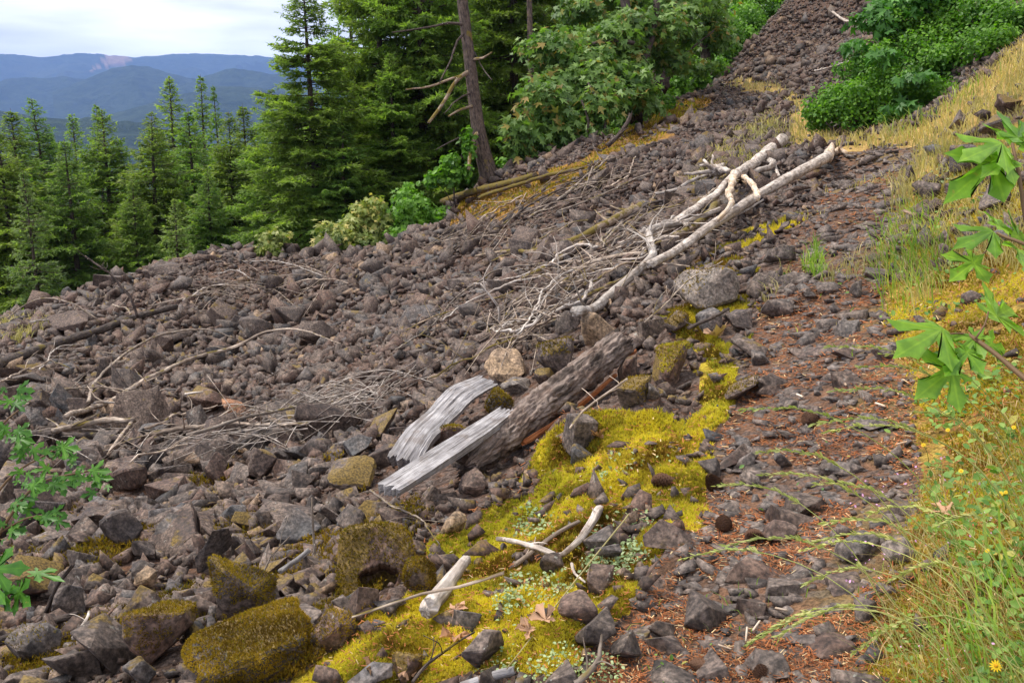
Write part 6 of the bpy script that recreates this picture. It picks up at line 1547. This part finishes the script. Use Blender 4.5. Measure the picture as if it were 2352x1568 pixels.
# yellow flowers
for x, y, l in [(2298,1133,'yellow daisy flower highest by the right edge'),(2268,1264,'small yellow flower half hidden in the green plants'),(2288,1528,'large yellow daisy at the bottom right'),(2207,1081,'yellow flower beside the leafy plants'),(2177,987,'yellow flower below the maple leaves'),(2328,981,'yellow flower at the right edge below the maple leaves'),(2121,1021,'yellow flower nearest the path'),(2310,1130,'closed yellow bud beside the highest daisy')]:
    g0 = hit([x + 12], [y + 40])[0]; c = at(x, y, project(g0)[2] * .97)
    root = empty('flower', g0, l, 'flower', 'yellow flowers on the bank'); mi = Matrix.Translation(Vector(g0)).inverted()
    stem_obj(root, mi, [g0, (g0 + c) / 2 + np.array([.005, 0, 0]), c], .0014, .001, 'stem')
    s_ = Soup(); n = 12; a = np.arange(n) / n * 6.283; nv = unit(np.array([-.5, -.5, .7])); e1 = unit(np.cross(nv, [0, 0, 1.0])); e2 = np.cross(nv, e1)
    yv = e1[None] * np.cos(a)[:, None] + e2[None] * np.sin(a)[:, None]; zv = np.broadcast_to(nv, (n, 3)); xv = np.cross(yv, zv)
    L = .008 if 'large' not in l else .013
    if 'small' in l or 'bud' in l: L = .006
    s_.inst(OL_V, OL_T, np.repeat(c[None], n, 0) + yv * L * .2, rot_basis(xv, yv, zv), np.tile([[L * .5, L, L]], (n, 1)), rng.random(n))
    o = link('petals', s_.mesh('petals'), M['yellow'], parent=root); o.matrix_parent_inverse = mi
    bm = bmesh.new(); bmesh.ops.create_icosphere(bm, subdivisions=2, radius=L * .32)
    for v in bm.verts: v.co += Vector(c + nv * L * .05)
    me = bpy.data.meshes.new('centre'); bm.to_mesh(me); bm.free(); o = link('centre', me, M['orange_c'], parent=root); o.matrix_parent_inverse = mi
# pine cones
def cone_mesh():
    s_ = Soup(); n = 110; k = (np.arange(n) + .5) / n; a = np.arange(n) * 2.39996
    r_ = np.sin(np.pi * np.clip(k * .86 + .12, 0, 1)) ** .8 * .36
    p = np.stack([np.cos(a) * r_ * .45, np.sin(a) * r_ * .45, k - .5], -1)
    yv = unit(np.stack([np.cos(a), np.sin(a), np.full(n, .55)], -1)); xv = unit(np.cross(yv, np.array([0, 0, 1.0]))); zv = np.cross(xv, yv)
    s_.inst(np.array([[-.35, 0, 0], [.35, 0, 0], [.5, .7, .02], [0, 1, .06], [-.5, .7, .02], [-.35, 0, -.12], [.35, 0, -.12]]), np.array([[0, 1, 2], [0, 2, 3], [0, 3, 4], [5, 2, 6], [5, 4, 3], [5, 3, 2]]), p, rot_basis(xv, yv, zv), np.stack([r_ * .8 + .04, r_ * .85 + .05, np.full(n, .3)], -1), rng.random(n))
    w = Wood(); 
    c = bmesh.new(); bmesh.ops.create_icosphere(c, subdivisions=2, radius=.5)
    V = np.array([(v.co.x * .2, v.co.y * .2, v.co.z * .9) for v in c.verts]); c.verts.index_update(); Tt = np.array([[v.index for v in f.verts] for f in c.faces]); c.free()
    s_.add(V, Tt, .2); return s_.mesh('pine_cone')
CONE = cone_mesh(); CONE.materials.append(M['cone'])
for x, y, l in [(1524,1108,'pine cone at the upper edge of the moss'),(1638,1112,'pine cone beside the clean grey rock'),(1737,1238,'pine cone in the middle of the red needles'),(1612,1533,'pine cone at the bottom of the path'),(1750,1545,'rightmost pine cone at the bottom edge'),(1661,1204,'pine cone left of the middle one'),(1861,966,'pine cone on the upper path')]:
    b = hit([x], [y + 8])[0]; o = link('pine_cone', CONE, label=l, cat='pine cone', group='pine cones on the path')
    s_ = 44 / FPX * project(b)[2]; o.scale = (s_, s_, s_ * 1.25); o.location = (b[0], b[1], b[2] + s_ * .28); o.rotation_euler = (R(80) + rng.normal(0, .2), 0, rng.uniform(0, 6.28))
# fallen maple leaves
for x, y, L, l in [(1252,1430,56,'curled brown leaf on the moss beside the straw stalk'),(1214,1450,44,'pale dead leaf below the curled brown leaf'),(1046,1468,64,'tan dead leaf left of the six sided block'),(1048,1412,44,'dark red dead leaf under the short white log'),(868,1545,60,'crumpled pale leaf at the bottom edge'),(1643,775,50,'pinkish dead leaf near the little brown stick'),(2167,1185,58,'brown dead leaf among the green plants'),(1375,1005,36,'small red brown leaf beside the upright dark block'),(930,1555,40,'dead leaf in the moss at the bottom edge')]:
    b = hit([x], [y], .02)[0]; dd_ = project(b)[2]; s_ = L / FPX * dd_ * 1.25
    V = MH_V.copy(); V[:, 1] -= .35; V[:, 2] = fbm(V[:, 0] * 4 + x, V[:, 1] * 4 + y, 6, 2) * .45 + .35 * (V[:, 0] ** 2)
    a = rng.uniform(0, 6.28); rt = euler_rots(np.array(rng.normal(.35, .2)), np.array(rng.normal(0, .3)), np.array(a))
    me = fast_mesh('dead_leaf', (V * s_) @ rt.T, MH_T, {'rnd': ('POINT', np.full(len(V), rng.random()))}, False)
    o = link('dead_leaf', me, M['dead_leaf'], label=l, cat='leaf', group='dead leaves on the moss'); o.location = b + np.array([0, 0, s_ * .18])
